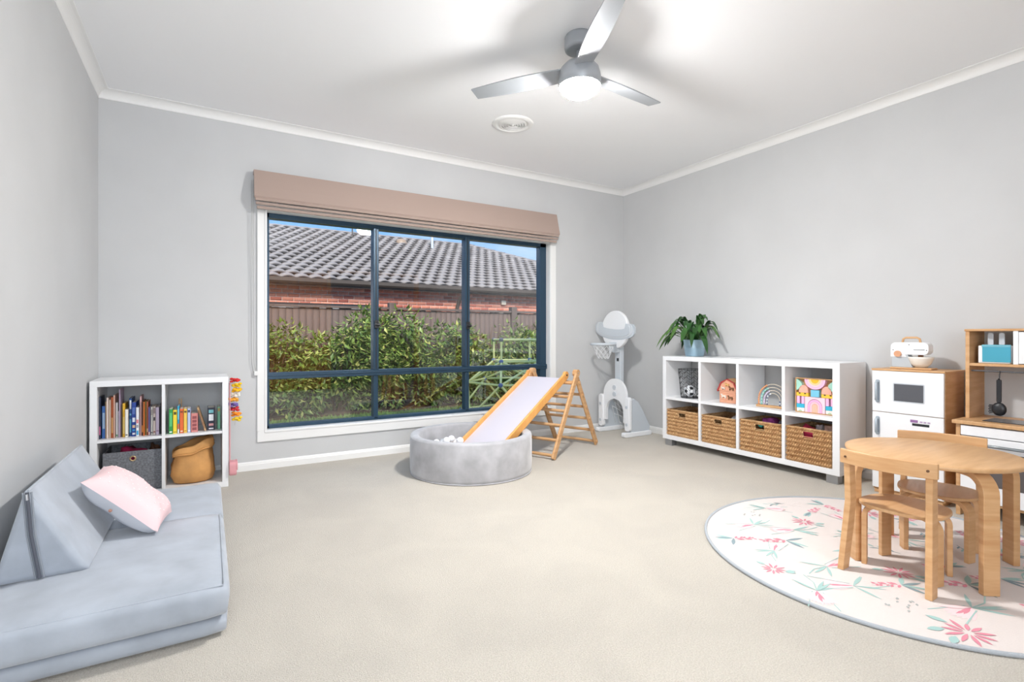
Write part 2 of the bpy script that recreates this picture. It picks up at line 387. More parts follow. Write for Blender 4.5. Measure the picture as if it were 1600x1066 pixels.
# ridge and hip caps
cap = MB(); cap.lathe([(.11, -.2), (.12, .2)], 8, a0=0, a1=PI); cap = cap.build('ridge_cap', TILE, roof, fix=False)
k = 0
def place_cap(P, d):
    global k
    o = cap if k == 0 else inst(cap, 'ridge_cap', roof); k += 1
    o.rotation_mode = 'QUATERNION'; zq = Vector(d).normalized(); xq = Vector((0, 0, 1)).cross(zq).normalized(); yq = zq.cross(xq)
    o.location = P; o.rotation_quaternion = Matrix((xq, yq, zq)).transposed().to_quaternion()
x = -.5
while x < RX: place_cap((x, ridge[0], ridge[1]+.0), (1, 0, 0)); x += .38
for i in range(19):
    s = (i+.3)/19*RUN*.98; place_cap((RX+s, ridge[0]-s, ridge[1]-s*math.tan(PIT)+.02), (1, -1, -math.tan(PIT)))
m = MB(); m.tube([(4.0, RUN-.9, 4.1), (4.0, RUN-.9, 5.35)], .02, 6); m.tube([(3.8, RUN-.9, 5.3), (4.2, RUN-.9, 5.3)], .012, 5); m.build('antenna_mast', GUT, hs)
m = MB(); m.tube([(6.45, RUN-1.6, 3.9), (6.45, RUN-1.6, 4.75)], .05, 8); m.lathe([(.0, .16), (.09, .1), (.09, 0), (.05, -.02)], 10, c=(6.45, RUN-1.6, 4.72)); m.build('flue_pipe', M('flue_metal', (205, 208, 210), .4, metal=.4), hs)
m = MB(); m.lathe([(.10, 0), (.1, .12), (.17, .16), (.2, .28), (.17, .4), (.0, .46)], 12, c=(5.55, RUN-1.1, 4.02)); m.build('roof_vent', M('vent_metal', (150, 128, 108), .5), hs)

# shrubs against the fence
LEAFM = [M('shrub_leaf%d' % i, c_, .45, var=.15, vs=2) for i, c_ in enumerate(((118, 138, 60), (88, 114, 48), (166, 168, 92)))]
BARK = M('shrub_bark', (96, 74, 52), .9)
def shrub(cx, cy, rx, ry, h, n, i):
    t = thing('evergreen_shrub', 'bushy evergreen shrub with glossy leaves growing against the paling fence', 'shrub', (cx, cy, G), group='shrubs along the paling fence')
    m = MB()
    for s in range(6):
        a = rnd.uniform(0, 2*PI); m.tube([(0.05*math.cos(a), .03*math.sin(a), 0), (rx*.35*math.cos(a), ry*.3*math.sin(a), h*.45), (rx*.6*math.cos(a), ry*.5*math.sin(a), h*.85)], [.02, .014, .006], 5)
    m.build('stem', BARK, t)
    m = MB()
    lumps = [(rnd.uniform(-rx, rx)*.8, rnd.uniform(-ry, ry)*.55, rnd.uniform(.12, .92)*h, rnd.uniform(.2, .34)) for _ in range(26)]
    for j in range(n):
        L = rnd.choice(lumps); d = Vector((rnd.gauss(0, 1), rnd.gauss(0, 1)-.35, rnd.gauss(0, 1))).normalized()
        rr = L[3]*rnd.uniform(.6, 1.05)
        p = Vector((L[0], L[1], L[2]))+d*rr
        if p.z < .02 or cy+p.y > FY-.19: continue
        ax = (d*.6+Vector((rnd.uniform(-.8, .8), rnd.uniform(-.8, .3), rnd.uniform(-.9, .25)))).normalized()
        sd_ = ax.cross(Vector((0, 0, 1))+d*.4).normalized(); l = rnd.uniform(.085, .15); wd = l*.2; nn = ax.cross(sd_)
        a = p; b = p+ax*l*.45+sd_*wd+nn*.012; c_ = p+ax*l*.45-sd_*wd+nn*.012; e = p+ax*l-nn*.012; mid = p+ax*l*.45
        m.add([a, b, e, c_, mid], [(0, 1, 4), (1, 2, 4), (0, 4, 3), (4, 2, 3)], rnd.choice((0, 0, 1, 1, 2)))
    f = m.build('foliage', LEAFM, t, fix=False); f['kind'] = 'stuff'
for i, (cx, w_, h) in enumerate(((.75, .6, 1.32), (1.75, .62, 1.42), (2.65, .6, 1.68), (3.45, .55, 1.42), (4.3, .6, 1.62), (5.25, .6, 1.38), (6.2, .55, 1.45))):
    shrub(cx, 8.28, w_, .34, h, 2700, i)

# climbing dome outside
TUBE = M('lime_tube', (240, 232, 150), .4); CONN = M('blue_connector', (92, 112, 160), .45); CONN2 = M('grey_connector', (110, 106, 112), .45)
dm = thing('climbing_dome', 'lime green pole climbing dome with blue connectors on the lawn', 'climbing frame', (4.15, 6.85, G), math.radians(12))
base = [Vector((.92*math.cos(2*PI*i/6), .92*math.sin(2*PI*i/6), .03)) for i in range(6)]
mid = [Vector((.76*math.cos(2*PI*(i+.5)/6), .76*math.sin(2*PI*(i+.5)/6), .50)) for i in range(6)]
ang0 = math.radians(15)
top = [Vector((.42*math.cos(ang0+PI/2*i), .42*math.sin(ang0+PI/2*i), .82)) for i in range(4)]
rail = [v+Vector((0, 0, .33)) for v in top]
edges = []
for i in range(6):
    j = (i+1) % 6
    edges += [(base[i], base[j]), (base[i], mid[i]), (base[j], mid[i]), (mid[i], mid[j])]
    near = sorted(top, key=lambda t: (t-mid[i]).length)[:2]
    edges += [(mid[i], near[0]), (mid[i], near[1])]
for i in range(4): edges += [(top[i], top[(i+1) % 4]), (rail[i], rail[(i+1) % 4]), (top[i], rail[i])]
for a, b in edges: MB().tube([a, b], .017, 8).build('pole', TUBE, dm)
for v in base+mid+top: MB().ball(v, .036, 10, 7).build('connector', CONN, dm)
for v in rail: MB().ball(v, .034, 10, 7).build('connector', CONN2, dm)

# ------------------------------------------------------------------ roman blind
bl = thing('roman_blind', 'taupe fabric roman blind folded up above the window', 'blind')
X0, X1 = .308, 3.175
MB().prism([(YB, 2.335), (YB-.07, 2.335), (YB-.085, 2.28), (YB-.105, 2.2), (YB-.128, 2.12), (YB-.12, 2.108), (YB-.10, 2.112), (YB-.09, 2.2), (YB-.06, 2.3), (YB, 2.31)], X0, X1, 'x').build('valance', BLIND, bl)
for i, (y0, z0, z1, e) in enumerate(((.118, 2.112, 2.088, .006), (.108, 2.082, 2.060, .012), (.095, 2.054, 2.030, .02))):
    MB().prism([(YB-y0, z0), (YB-y0-.006, z1+.006), (YB-y0, z1), (YB-y0+.02, z1+.004), (YB-y0+.03, z0)], X0+e, X1-e, 'x').build('fold', BLIND, bl, bev=.003)
bx('headrail', TRIM, bl, X0+.02, X1-.02, YB-.06, YB, 2.26, 2.33, .003)
m = MB(); m.tube([(X0-.012, YB-.04, 2.26), (X0-.013, YB-.03, 1.6), (X0-.012, YB-.022, .85), (X0+.004, YB-.02, .765), (X0+.02, YB-.02, .755)], .0022, 5)
m.tube([(X0-.002, YB-.04, 2.26), (X0+.0, YB-.03, 1.6), (X0+.004, YB-.022, .85), (X0+.015, YB-.02, .77)], .0022, 5); m.build('cord', M('cord_grey', (190, 190, 190), .6), bl)
bx('cleat', TRIM, bl, X0+.005, X0+.028, YB-.03, YB, .74, .775, .004)

# ------------------------------------------------------------------ ceiling fan and vent
FANX, FANY = 1.815, 2.30
fan = thing('ceiling_fan', 'three blade brushed silver ceiling fan with lit round lamp', 'ceiling fan', (FANX, FANY, 0))
FANM = M('fan_silver', (166, 170, 175), .42, metal=.2); 
MB().lathe([(0, 2.662), (.07, 2.662), (.082, 2.668), (.086, 2.68), (.086, 2.735), (.08, 2.745), (0, 2.745)], 36).build('canopy', FANM, fan)
MB().lathe([(.018, 2.55), (.018, 2.67)], 14).build('downrod', FANM, fan)
MB().lathe([(0, 2.602), (.05, 2.6), (.085, 2.585), (.108, 2.56), (.116, 2.53), (.12, 2.505), (.121, 2.462), (.116, 2.458), (.113, 2.49), (0, 2.495)], 40).build('motor_housing', FANM, fan)
m = MB()
for s in range(2):
    pass
blade = MB(); N = 10
for i in range(N+1):
    u = i/N; x = .095+u*.575; hw = .052+.012*math.sin(PI*min(1, u*1.1)); tw = math.radians(13-4*u)
    if i == N: hw *= .93
    for yy, zz in ((-hw, -.004), (hw, -.004), (hw, .004), (-hw, .004)):
        blade.v.append((x, yy*math.cos(tw)-zz*math.sin(tw), 2.545+yy*math.sin(tw)+zz*math.cos(tw)))
for i in range(N):
    for j in range(4):
        a = i*4+j; b = i*4+(j+1) % 4; blade.f.append([a, b, b+4, a+4]); blade.m.append(0); blade.sm.append(False)
for f in ([0, 1, 2, 3], [N*4+3, N*4+2, N*4+1, N*4]): blade.f.append(f); blade.m.append(0); blade.sm.append(False)
b0 = blade.build('blade', FANM, fan, bev=.002); b0.rotation_euler = (0, 0, math.radians(6))
for a in (126, 246):
    b = b0.copy(); COL.objects.link(b); b.parent = fan; b.rotation_euler = (0, 0, math.radians(a))
MB().lathe([(.113, 2.470), (.1115, 2.458), (.100, 2.438), (.081, 2.420), (.053, 2.408), (.026, 2.403), (0, 2.401)], 40).build('lamp_dome', emis('lamp_glow', (1, .985, .965, 1), LAMP_STRENGTH), fan)
vt = thing('ceiling_vent', 'round white ceiling air vent with concentric rings', 'vent', (2.095, 3.51, 0))
MB().lathe([(.165, ZC), (.163, ZC-.006), (.135, ZC-.016), (.125, ZC-.012), (.122, ZC)], 48).build('flange', TRIM, vt)
MB().lathe([(0, ZC-.001), (.13, ZC-.001)], 32).build('duct', TRIM, vt)
for r in (.112, .092, .072, .052, .032):
    MB().lathe([(r, ZC-.002), (r-.012, ZC-.016), (r-.015, ZC-.015), (r-.004, ZC-.001)], 40).build('ring', TRIM, vt)
MB().lathe([(.016, ZC-.003), (.012, ZC-.018), (0, ZC-.02)], 20).build('hub', TRIM, vt)

# ------------------------------------------------------------------ bookshelf by the left wall
SX0, SX1, SY0, SY1, SH = -.630, .126, 4.07, 4.455, .765
bs = thing('cube_bookshelf', 'white two by two cube bookshelf holding books beside the grey couch', 'shelf')
O = .038
bx('top_panel', WHITE, bs, SX0, SX1, SY0, SY1, SH-O, SH); bx('bottom_panel', WHITE, bs, SX0, SX1, SY0, SY1, 0, O)
bx('side_panel', WHITE, bs, SX0, SX0+O, SY0, SY1, O-.002, SH-O+.002); bx('side_panel', WHITE, bs, SX1-O, SX1, SY0, SY1, O-.002, SH-O+.002)
mx_ = (SX0+SX1)/2+.003
bx('divider', WHITE, bs, mx_-.009, mx_+.009, SY0+.002, SY1-.002, O-.002, SH-O+.002, .001)
bx('middle_shelf', WHITE, bs, SX0+O-.002, SX1-O+.002, SY0+.003, SY1-.002, .374, .391, .001)
ZS = .391
def book(x0, x1, h, c, depth=.17, y=SY0+.10, label='', lean=0, stripes=(), pages=True):
    cm = M('book_%02x%02x%02x' % c, c, .5)
    t = thing('book', label, 'book', ((x0+x1)/2, y, ZS+.0005), 0, 'books on the bookshelf')
    w_ = x1-x0; cv = .0022
    m = MB(); m.box(-w_/2, -w_/2+cv, 0, depth, 0, h); m.box(w_/2-cv, w_/2, 0, depth, 0, h); m.box(-w_/2, w_/2, 0, cv, 0, h)
    m.build('cover', cm, t, bev=.0008)
    if w_ > .006: bx('pages', M('paper', (232, 226, 212), .9), t, -w_/2+cv, w_/2-cv, cv, depth-.003, .003, h-.003, 0)
    for (a, b, cc) in stripes:
        bx('spine_print', M('print_%02x%02x%02x' % cc, cc, .6), t, -w_/2+w_*.18, w_/2-w_*.18, -.0006, .0004, h*a, h*b, 0)
    if lean: t.rotation_euler = (0, lean, 0); t.location.z += w_/2*math.sin(abs(lean))
    return t
K = .00033
def bxx(c_): return -.592+(c_-85)*K
left = [(87, 115, .27, (40, 48, 72), 'dark navy book at the far end of the bookshelf, beside the side panel', [(.1, .3, (200, 110, 150))]),
 (122, 176, .205, (62, 118, 196), 'mid blue book next to the dark navy book', [(.3, .8, (180, 210, 240))]),
 (180, 201, .235, (196, 160, 120), 'thin tan book between blue and cream books', []),
 (203, 230, .262, (232, 214, 204), 'pale pinkish white slim book before the cream one', []),
 (231, 263, .245, (238, 228, 206), 'cream spined book beside the rust orange one', []),
 (266, 308, .262, (186, 92, 42), 'rust orange thick book with pale lettering', [(.12, .5, (226, 170, 110))]),
 (311, 331, .275, (232, 190, 170), 'slim peach book taller than its white neighbour', []),
 (335, 372, .225, (232, 234, 232), 'white book next to the slim peach book', [(.03, .08, (90, 160, 110))]),
 (375, 394, .17, (208, 198, 208), 'short pale lilac book before the tall mauve one', []),
 (396, 416, .31, (190, 170, 196), 'tall mauve book standing above all the others', []),
 (419, 444, .21, (104, 92, 72), 'dark olive book beside the yellow one', []),
 (447, 488, .218, (232, 180, 40), 'golden yellow book in the crowded cube', [(.1, .6, (240, 210, 120))]),
 (491, 541, .18, (238, 234, 224), 'short off-white book with tiny dark mark, beside the dark blue books', [(.06, .1, (90, 90, 70))]),
 (548, 590, .248, (20, 74, 140), 'tall dark blue book with white title', [(.1, .45, (90, 170, 200)), (.55, .6, (120, 190, 220)), (.72, .95, (230, 235, 240))]),
 (592, 662, .222, (24, 62, 150), 'thick royal blue book with round emblem', [(.05, .1, (240, 240, 240)), (.16, .2, (60, 160, 220)), (.25, .33, (226, 190, 150)), (.42, .55, (230, 235, 245)), (.65, .85, (90, 120, 190))]),
 (665, 714, .188, (236, 238, 242), 'white book with red and blue spine blocks', [(.05, .2, (50, 160, 210)), (.45, .58, (226, 130, 140)), (.3, .4, (150, 160, 170))]),
 (720, 748, .26, (226, 178, 178), 'pink slim tall book', []),
 (751, 778, .225, (92, 50, 34), 'dark brown book next to the pink one', [(.1, .3, (230, 150, 70))]),
 (781, 805, .222, (214, 116, 44), 'orange book beside the green striped one', []),
 (807, 830, .222, (146, 142, 72), 'olive green slim book between orange and russet', []),
 (832, 862, .222, (178, 92, 54), 'russet book beside the violet one', [(.1, .2, (230, 190, 150))]),
 (865, 893, .185, (100, 92, 150), 'violet blue small book', [(.02, .12, (236, 200, 180))]),
 (896, 936, .185, (236, 232, 222), 'white small book with dotted spine', [(.06, .09, (70, 70, 70)), (.7, .9, (190, 180, 170))]),
 (939, 982, .187, (224, 208, 196), 'beige small book with dark triangle mark', [(.5, .62, (60, 54, 60)), (.08, .12, (150, 50, 50)), (.75, .95, (150, 130, 130))]),
 (985, 1044, .182, (198, 182, 202), 'lilac small thick book', [(.12, .16, (150, 110, 140))]),
 (1052, 1074, .2, (58, 60, 66), 'charcoal slim book near the divider', []),
 (1077, 1092, .25, (176, 142, 116), 'thin tall tan book near the divider', []),
 (1094, 1106, .2, (150, 156, 162), 'thin grey book near the divider', []),
 (1109, 1142, .232, (206, 208, 212), 'pale grey book against the divider', [])]
for i, (a, b, h, c_, lb, st) in enumerate(left):
    book(bxx(a), bxx(b), h, c_, depth=.15+.03*((i*7) % 4)/3, y=SY0+.06+.012*((i*5) % 3), label=lb, stripes=st)
K2 = .00046
def bx2(c_): return -.222+(c_-88)*K2
right = [(88, 137, .165, (40, 150, 72), 'bright green board book in the sparse cube', [(.05, .1, (240, 240, 240)), (.3, .85, (90, 190, 120))]),
 (139, 189, .158, (244, 216, 56), 'lemon yellow board book beside the green one', [(.8, .92, (90, 80, 30)), (.05, .08, (120, 110, 40))]),
 (192, 218, .183, (40, 156, 196), 'narrow turquoise and orange book', [(.0, .15, (240, 240, 240)), (.15, .35, (226, 110, 50)), (.5, .9, (120, 210, 230))]),
 (221, 268, .162, (232, 106, 44), 'orange board book beside the amber one', [(.85, .92, (120, 60, 30)), (.05, .1, (240, 220, 200))]),
 (270, 314, .162, (246, 202, 84), 'amber yellow board book', [(.84, .92, (110, 80, 30)), (.06, .1, (200, 150, 60))]),
 (317, 358, .162, (188, 200, 232), 'pale periwinkle board book', [(.84, .94, (60, 70, 110)), (.06, .1, (240, 240, 250))])]
for a, b, h, c_, lb, st in right: book(bx2(a), bx2(b), h, c_, .15, SY0+.05, lb, 0, st)
book(bx2(362), bx2(450), .128, (214, 136, 130), .14, SY0+.05, 'dusty pink chunky book with stacked dark letters', 0, [(.1, .25, (150, 80, 84)), (.3, .45, (150, 80, 84)), (.5, .65, (150, 80, 84)), (.7, .85, (150, 80, 84))])
book(bx2(534), bx2(560), .168, (206, 168, 122), .14, SY0+.06, 'tan thin book leaning over towards the pink book', -.28, [(.1, .9, (150, 110, 80))])
book(bx2(572), bx2(668), .158, (30, 34, 54), .13, SY0+.07, 'dark navy boxed book with white script title', 0, [(.05, .1, (235, 235, 240)), (.2, .3, (210, 150, 150)), (.42, .7, (236, 238, 242)), (.76, .9, (120, 190, 200))])
book(bx2(702), bx2(744), .155, (112, 178, 146), .14, SY0+.10, 'sage green book standing alone at the cube end', 0, [(.8, .95, (180, 150, 90))])
# pencils beside the turquoise book
for i in range(2):
    p_ = tag(MB().tube([(bx2(203)+i*.01, SY0+.215, ZS+.001), (bx2(203)+i*.012, SY0+.215, ZS+.21), (bx2(203)+i*.012, SY0+.215, ZS+.222)], [.0035, .0035, .0006], 6).build('pencil', M('pencil_wood', (204, 164, 120), .6)), 'plain wooden pencil standing behind the turquoise book', 'pencil', 'pencils on the bookshelf')
# felt storage box
fb = thing('felt_box', 'grey felt storage box with metal eyelet in the lower cube', 'storage box', (-.415, SY0+.04, O+.0005))
m = MB()
for (a0, a1, c0, c1) in ((-.155, .155, .292, .30), (-.155, -.147, .008, .292), (.147, .155, .008, .292)): m.box(a0, a1, c0, c1, 0, .262)
m.box(-.15, .15, .004, .296, 0, .008); m.build('body', FELT, fb, bev=.004)
ey = MB().lathe([(.010, 0), (.0105, .003), (.018, .003), (.0185, 0)], 20).build('eyelet', M('eyelet_brass', (198, 170, 130), .35, metal=.6), fb); ey.rotation_euler = (PI/2, 0, 0); ey.location = (.0, 0, .215)
# front panel with a real hole through the felt at the eyelet
m = MB(); hz_, q_, r_ = .215, .024, .0105
m.box(-.155, -q_, 0, .008, 0, .262); m.box(q_, .155, 0, .008, 0, .262); m.box(-q_, q_, 0, .008, 0, hz_-q_); m.box(-q_, q_, 0, .008, hz_+q_, .262)
ci = [(r_*math.cos(2*PI*k/24), hz_+r_*math.sin(2*PI*k/24)) for k in range(24)]
sq = [(q_*math.cos(2*PI*k/24)/max(abs(math.cos(2*PI*k/24)), abs(math.sin(2*PI*k/24))), hz_+q_*math.sin(2*PI*k/24)/max(abs(math.cos(2*PI*k/24)), abs(math.sin(2*PI*k/24)))) for k in range(24)]
vs = [(a, y, b) for y in (0, .008) for L in (ci, sq) for a, b in L]; fs = []
for k in range(24):
    n = (k+1) % 24; fs += [(k, n, 24+n, 24+k), (48+k, 72+k, 72+n, 48+n), (k, 48+k, 48+n, n)]
m.add(vs, fs); m.build('front_panel', FELT, fb)
def lump(name, label, cat, c_, loc, sc, seed, group=None):
    r_ = random.Random(seed); bm = bmesh.new(); bmesh.ops.create_icosphere(bm, subdivisions=3, radius=1)
    ph = [r_.uniform(0, 6) for _ in range(6)]
    for v in bm.verts:
        f = 1+.16*math.sin(5*v.co.x+ph[0]+2*v.co.z)+.13*math.sin(6*v.co.y+ph[1])+.1*math.sin(9*v.co.z+7*v.co.x+ph[2])
        v.co = Vector((v.co.x*sc[0]*f, v.co.y*sc[1]*f, v.co.z*sc[2]*f))
    me = bpy.data.meshes.new(name); bm.to_mesh(me); bm.free()
    for p in me.polygons: p.use_smooth = True
    me.materials.append(M('lump_%02x%02x%02x' % c_, c_, .85, var=.15, vs=20, bump=.3, bs=40))
    o = bpy.data.objects.new(name, me); COL.objects.link(o); o.location = loc; return tag(o, label, cat, group)
lump('fabric_bundle', 'magenta fabric bundle inside the grey felt box', 'fabric', (150, 20, 70), (-.43, SY0+.16, O+.195), (.098, .095, .075), 3)
lump('fabric_bundle', 'brown fabric scrap tucked in the felt box corner', 'fabric', (96, 62, 40), (-.315, SY0+.23, O+.2), (.034, .04, .065), 4)
# brown paper storage bag
def paper_bag():
    t = thing('paper_bag', 'brown washable paper storage sack with rolled rim in the lower cube', 'bag', (-.085, SY0+.18, O+.001))
    n = 44; rings = []
    prof = [(.108, 0), (.132, .012), (.142, .06), (.14, .12), (.128, .165), (.118, .195), (.13, .2), (.135, .215), (.132, .245), (.122, .25), (.116, .235), (.112, .2), (.118, .12), (.11, .02)]
    for k_, (r, z) in enumerate(prof):
        R_ = []
        for i in range(n):
            a = 2*PI*i/n; wob = 1+.03*math.sin(3*a+z*40)+.025*math.sin(7*a-z*60)+.02*math.sin(2*a+z*95)
            e = 1/(abs(math.cos(a))**3+abs(math.sin(a))**3)**(1/3)
            tilt = .055*(z/.25)**2*(math.cos(a)*.8+.25)
            R_.append((r*e*wob*math.cos(a)*.92, r*e*wob*math.sin(a)*.98, z+tilt+(.006*math.sin(5*a) if z > .05 else 0)))
        rings.append(R_)
    m = MB(); vs = [p for R_ in rings for p in R_]; fs = []
    for k_ in range(len(prof)-1):
        for i in range(n): fs.append((k_*n+i, k_*n+(i+1) % n, (k_+1)*n+(i+1) % n, (k_+1)*n+i))
    fs.append(tuple(range(n))); fs.append(tuple(range((len(prof)-1)*n, len(prof)*n)))
    m.add(vs, fs, 0, True); m.build('sack', KRAFT, t)
    MB().tube([rings[6][i] for i in range(n)], .004, 6, closed=True).build('rim_fold', KRAFT, t)
paper_bag()
# pink purse and garland hung on the shelf side
ps = thing('pink_purse', 'small pink shoulder purse hanging by its strap from the bookshelf side', 'purse', (SX1, SY0+.03, 0))
PK = M('pink_leather', (226, 160, 166), .5)
m = MB(); m.prism([(a, b) for a, b in rrect(-.055, .055, .075, .17, .025)], .004, .05, 'x', smooth=True); m.build('pouch', PK, ps, bev=.006)
m = MB(); m.prism(rrect(-.057, .057, .11, .172, .022), .046, .056, 'x', smooth=True); m.build('flap', PK, ps, bev=.003)
m = MB()
for s in (-1, 1): m.box(.006, .012, s*.03-.008, s*.03+.008, .16, .72)
m.box(.006, .012, -.038, .038, .708, .722); m.build('strap', PK, ps, bev=.002)
MB().tube([(0, 0, .716), (.03, 0, .718), (.034, 0, .726)], .004, 8).build('hook', STEEL, ps)
gl = thing('flower_garland', 'yellow white and red flower garland hanging beside the bookshelf', 'garland', (SX1+.042, SY0+.045, 0))
gcol = [(212, 40, 40), (244, 206, 40), (248, 190, 30), (244, 240, 230), (240, 170, 60), (120, 100, 170), (206, 50, 60), (248, 150, 40), (246, 214, 60)]
for i, c_ in enumerate(gcol):
    z = .735-i*.034; m = MB()
    for j in range(7):
        a = 2*PI*j/7+i; q = (.022*math.cos(a), .02*math.sin(a), z+.009*math.sin(3*a+i)); 
        m.ball((q[0]+.012*math.sin(i), q[1]+.01*math.cos(i*2), q[2]), .013, 8, 5, sc=(1, 1, .7))
    m.ball((.012*math.sin(i), .01*math.cos(i*2), z), .014, 8, 5); m.build('blossom', M('blossom%d' % i, c_, .8), gl)
MB().tube([(0, 0, .75), (.004, 0, .6), (0, 0, .42)], .002, 5).build('string', TRIM, gl)

# ------------------------------------------------------------------ play couch
def soft_box(name, mat, parent, x0, x1, y0, y1, z0, z1, r=.03, puff=.008):
    m = MB(); nx, ny, nz_ = 14, 22, 5; vs = {}
    bm = bmesh.new(); bmesh.ops.create_cube(bm, size=1)
    bmesh.ops.subdivide_edges(bm, edges=bm.edges, cuts=9, use_grid_fill=True)
    sx, sy, sz = x1-x0, y1-y0, z1-z0
    for v in bm.verts:
        a, b, c_ = v.co.x*2, v.co.y*2, v.co.z*2
        p = Vector((a*sx/2, b*sy/2, c_*sz/2))
        q = Vector((max(-sx/2+r, min(sx/2-r, p.x)), max(-sy/2+r, min(sy/2-r, p.y)), max(-sz/2+r, min(sz/2-r, p.z))))
        d = p-q
        if d.length > 1e-6: p = q+d.normalized()*r
        p.z += puff*(1 if c_ > 0 else 0)*(1-a*a)*(1-b*b)
        p.x += puff*a*(1-c_*c_); p.y += puff*b*(1-c_*c_)
        v.co = p+Vector(((x0+x1)/2, (y0+y1)/2, (z0+z1)/2))
    me = bpy.data.meshes.new(name); bm.to_mesh(me); bm.free()
    for p in me.polygons: p.use_smooth = True
    me.materials.append(mat); o = bpy.data.objects.new(name, me); COL.objects.link(o); o.parent = parent
    return o
cs = thing('play_couch', 'pale grey suede fold out play couch base on the carpet', 'couch')
CX0, CX1, CY0, CY1 = XL+.012, .062, 2.03, 3.52
soft_box('lower_cushion', SUEDE, cs, CX0, CX1-.004, CY0+.02, CY1, 0.0, .072, .026)
up1 = soft_box('upper_cushion', SUEDE, cs, CX0, CX1, CY0, 2.90, .068, .185, .026)
up2 = soft_box('upper_cushion', SUEDE, cs, CX0, CX1, 2.885, CY1, .068, .185, .026)
m = MB(); m.tube([(CX0+.02, CY0+.013, .178), (CX1-.015, CY0+.013, .178), (CX1-.012, CY0+.03, .18), (CX1-.010, 2.87, .18)], .0028, 6); m.build('piping', SUEDE, up1)
# wedge cushion
wd = thing('wedge_cushion', 'grey suede triangular wedge cushion with zip standing on the play couch', 'cushion')
WY0, WY1 = 2.40, 3.30
tri = [(-.632, .188), (-.365, .188), (-.545, .515)]
def round_tri(tri, r=.022, n=4):
    out = []
    for i in range(3):
        p = Vector(tri[i]); a = (Vector(tri[i-1])-p).normalized(); b = (Vector(tri[(i+1) % 3])-p).normalized()
        for k_ in range(n+1):
            t = k_/n; q0 = p+a*r; q1 = p+b*r
            out.append(tuple((q0*(1-t)+p*t)*(1-t)+(p*t*0+p*(1-t)+q1*t)*t))
    return out
rt_ = round_tri(tri)
cen = (sum(p[0] for p in tri)/3, sum(p[1] for p in tri)/3)
m = MB(); vs = []; fs = []; n = len(rt_)
secs = [(WY0+.012, .93), (WY0+.003, .97), (WY0, .99), (WY0+.006, 1.0), (WY0+.03, 1.0), (WY1-.03, 1.0), (WY1-.004, 1.0), (WY1, .98), (WY1-.006, .93)]
secs = [(WY0-.008, .80), (WY0-.002, .95), (WY0+.008, 1.0)]+[(WY0+.008+(WY1-WY0-.016)*k_/6, 1.0) for k_ in range(1, 6)]+[(WY1-.008, 1.0), (WY1+.002, .95), (WY1+.006, .8)]
for (y, s) in secs:
    for p in rt_: vs.append((cen[0]+(p[0]-cen[0])*s, y, max(.187, cen[1]+(p[1]-cen[1])*s)))
for k_ in range(len(secs)-1):
    for i in range(n): fs.append((k_*n+i, k_*n+(i+1) % n, (k_+1)*n+(i+1) % n, (k_+1)*n+i))
fs += [tuple(range(n)), tuple(range((len(secs)-1)*n, len(secs)*n))]
m.add(vs, fs, 0, True); m.build('foam_wedge', SUEDE, wd)
zt = [(-.538, .50), (-.528, .35), (-.505, .195)]
m = MB(); m.tube([(a, WY0-.012, b) for a, b in zt], .006, 6); m.build('zip', ZIP, wd)
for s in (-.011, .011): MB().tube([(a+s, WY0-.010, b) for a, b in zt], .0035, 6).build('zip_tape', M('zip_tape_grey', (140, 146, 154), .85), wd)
MB().tube([(-.538, WY0-.018, .495), (-.536, WY0-.02, .475)], .0045, 6).build('zip_pull', STEEL, wd)
m = MB(); m.tube([(tri[1][0]-.022, WY0+.006, .197), (tri[2][0]+.006, WY0+.006, .502)], .003, 6); m.tube([(tri[2][0]+.006, WY0+.006, .502), (tri[2][0]+.006, WY1-.006, .502)], .003, 6); m.build('piping', SUEDE, wd)
# pink pillow leaning on the wedge
pl = thing('pillow', 'pink cotton pillow with tiny white dots leaning on the wedge cushion', 'pillow')
def pillow_mesh():
    n = 18; L, W_, Hh = .36, .29, .068; m = MB(); vs = []
    for side in (1, -1):
        for i in range(n+1):
            for j in range(n+1):
                u = i/n*2-1; v = j/n*2-1
                pinch = 1-.07*(1-abs(u)**2)*0-.06*(v*v)*(1-u*u)*0
                x = u*L/2*(1-.07*(1-v*v)*abs(u)*0 - .06*(1-abs(v))*0); y = v*W_/2
                x *= 1-.06*(1-v*v)*(abs(u)**6)*-1*0; 
                h = Hh*((1-u**4)*(1-v**4))**.55
                vs.append((x*(1-.05*(1-v*v)), y*(1-.05*(1-u*u)), side*h+.006*math.sin(7*u+5*v)*(1-u*u)*(1-v*v)))
    N1 = (n+1)*(n+1)
    for s in range(2):
        fs = []
        for i in range(n):
            for j in range(n):
                a = s*N1+i*(n+1)+j; fs.append((a, a+1, a+n+2, a+n+1) if s else (a, a+n+1, a+n+2, a+1))
        if s == 0: m.add(vs, fs, 0, True)
        else:
            for f in fs: m.f.append(list(f)); m.m.append(1); m.sm.append(True)
    return m
pm_ = pillow_mesh().build('cover', [PINK, M('pillow_back_grey', (206, 208, 214), .85)], pl, fix=False)
def frame_from(xa, ya, loc):
    x = Vector(xa).normalized(); z = x.cross(Vector(ya)).normalized(); y = z.cross(x)
    mm = Matrix((x, y, z)).transposed().to_4x4(); mm.translation = loc; return mm
pl.matrix_world = frame_from((.241, -.03, -.227), (.035, .265, .0), (-.296, 2.82, .325))
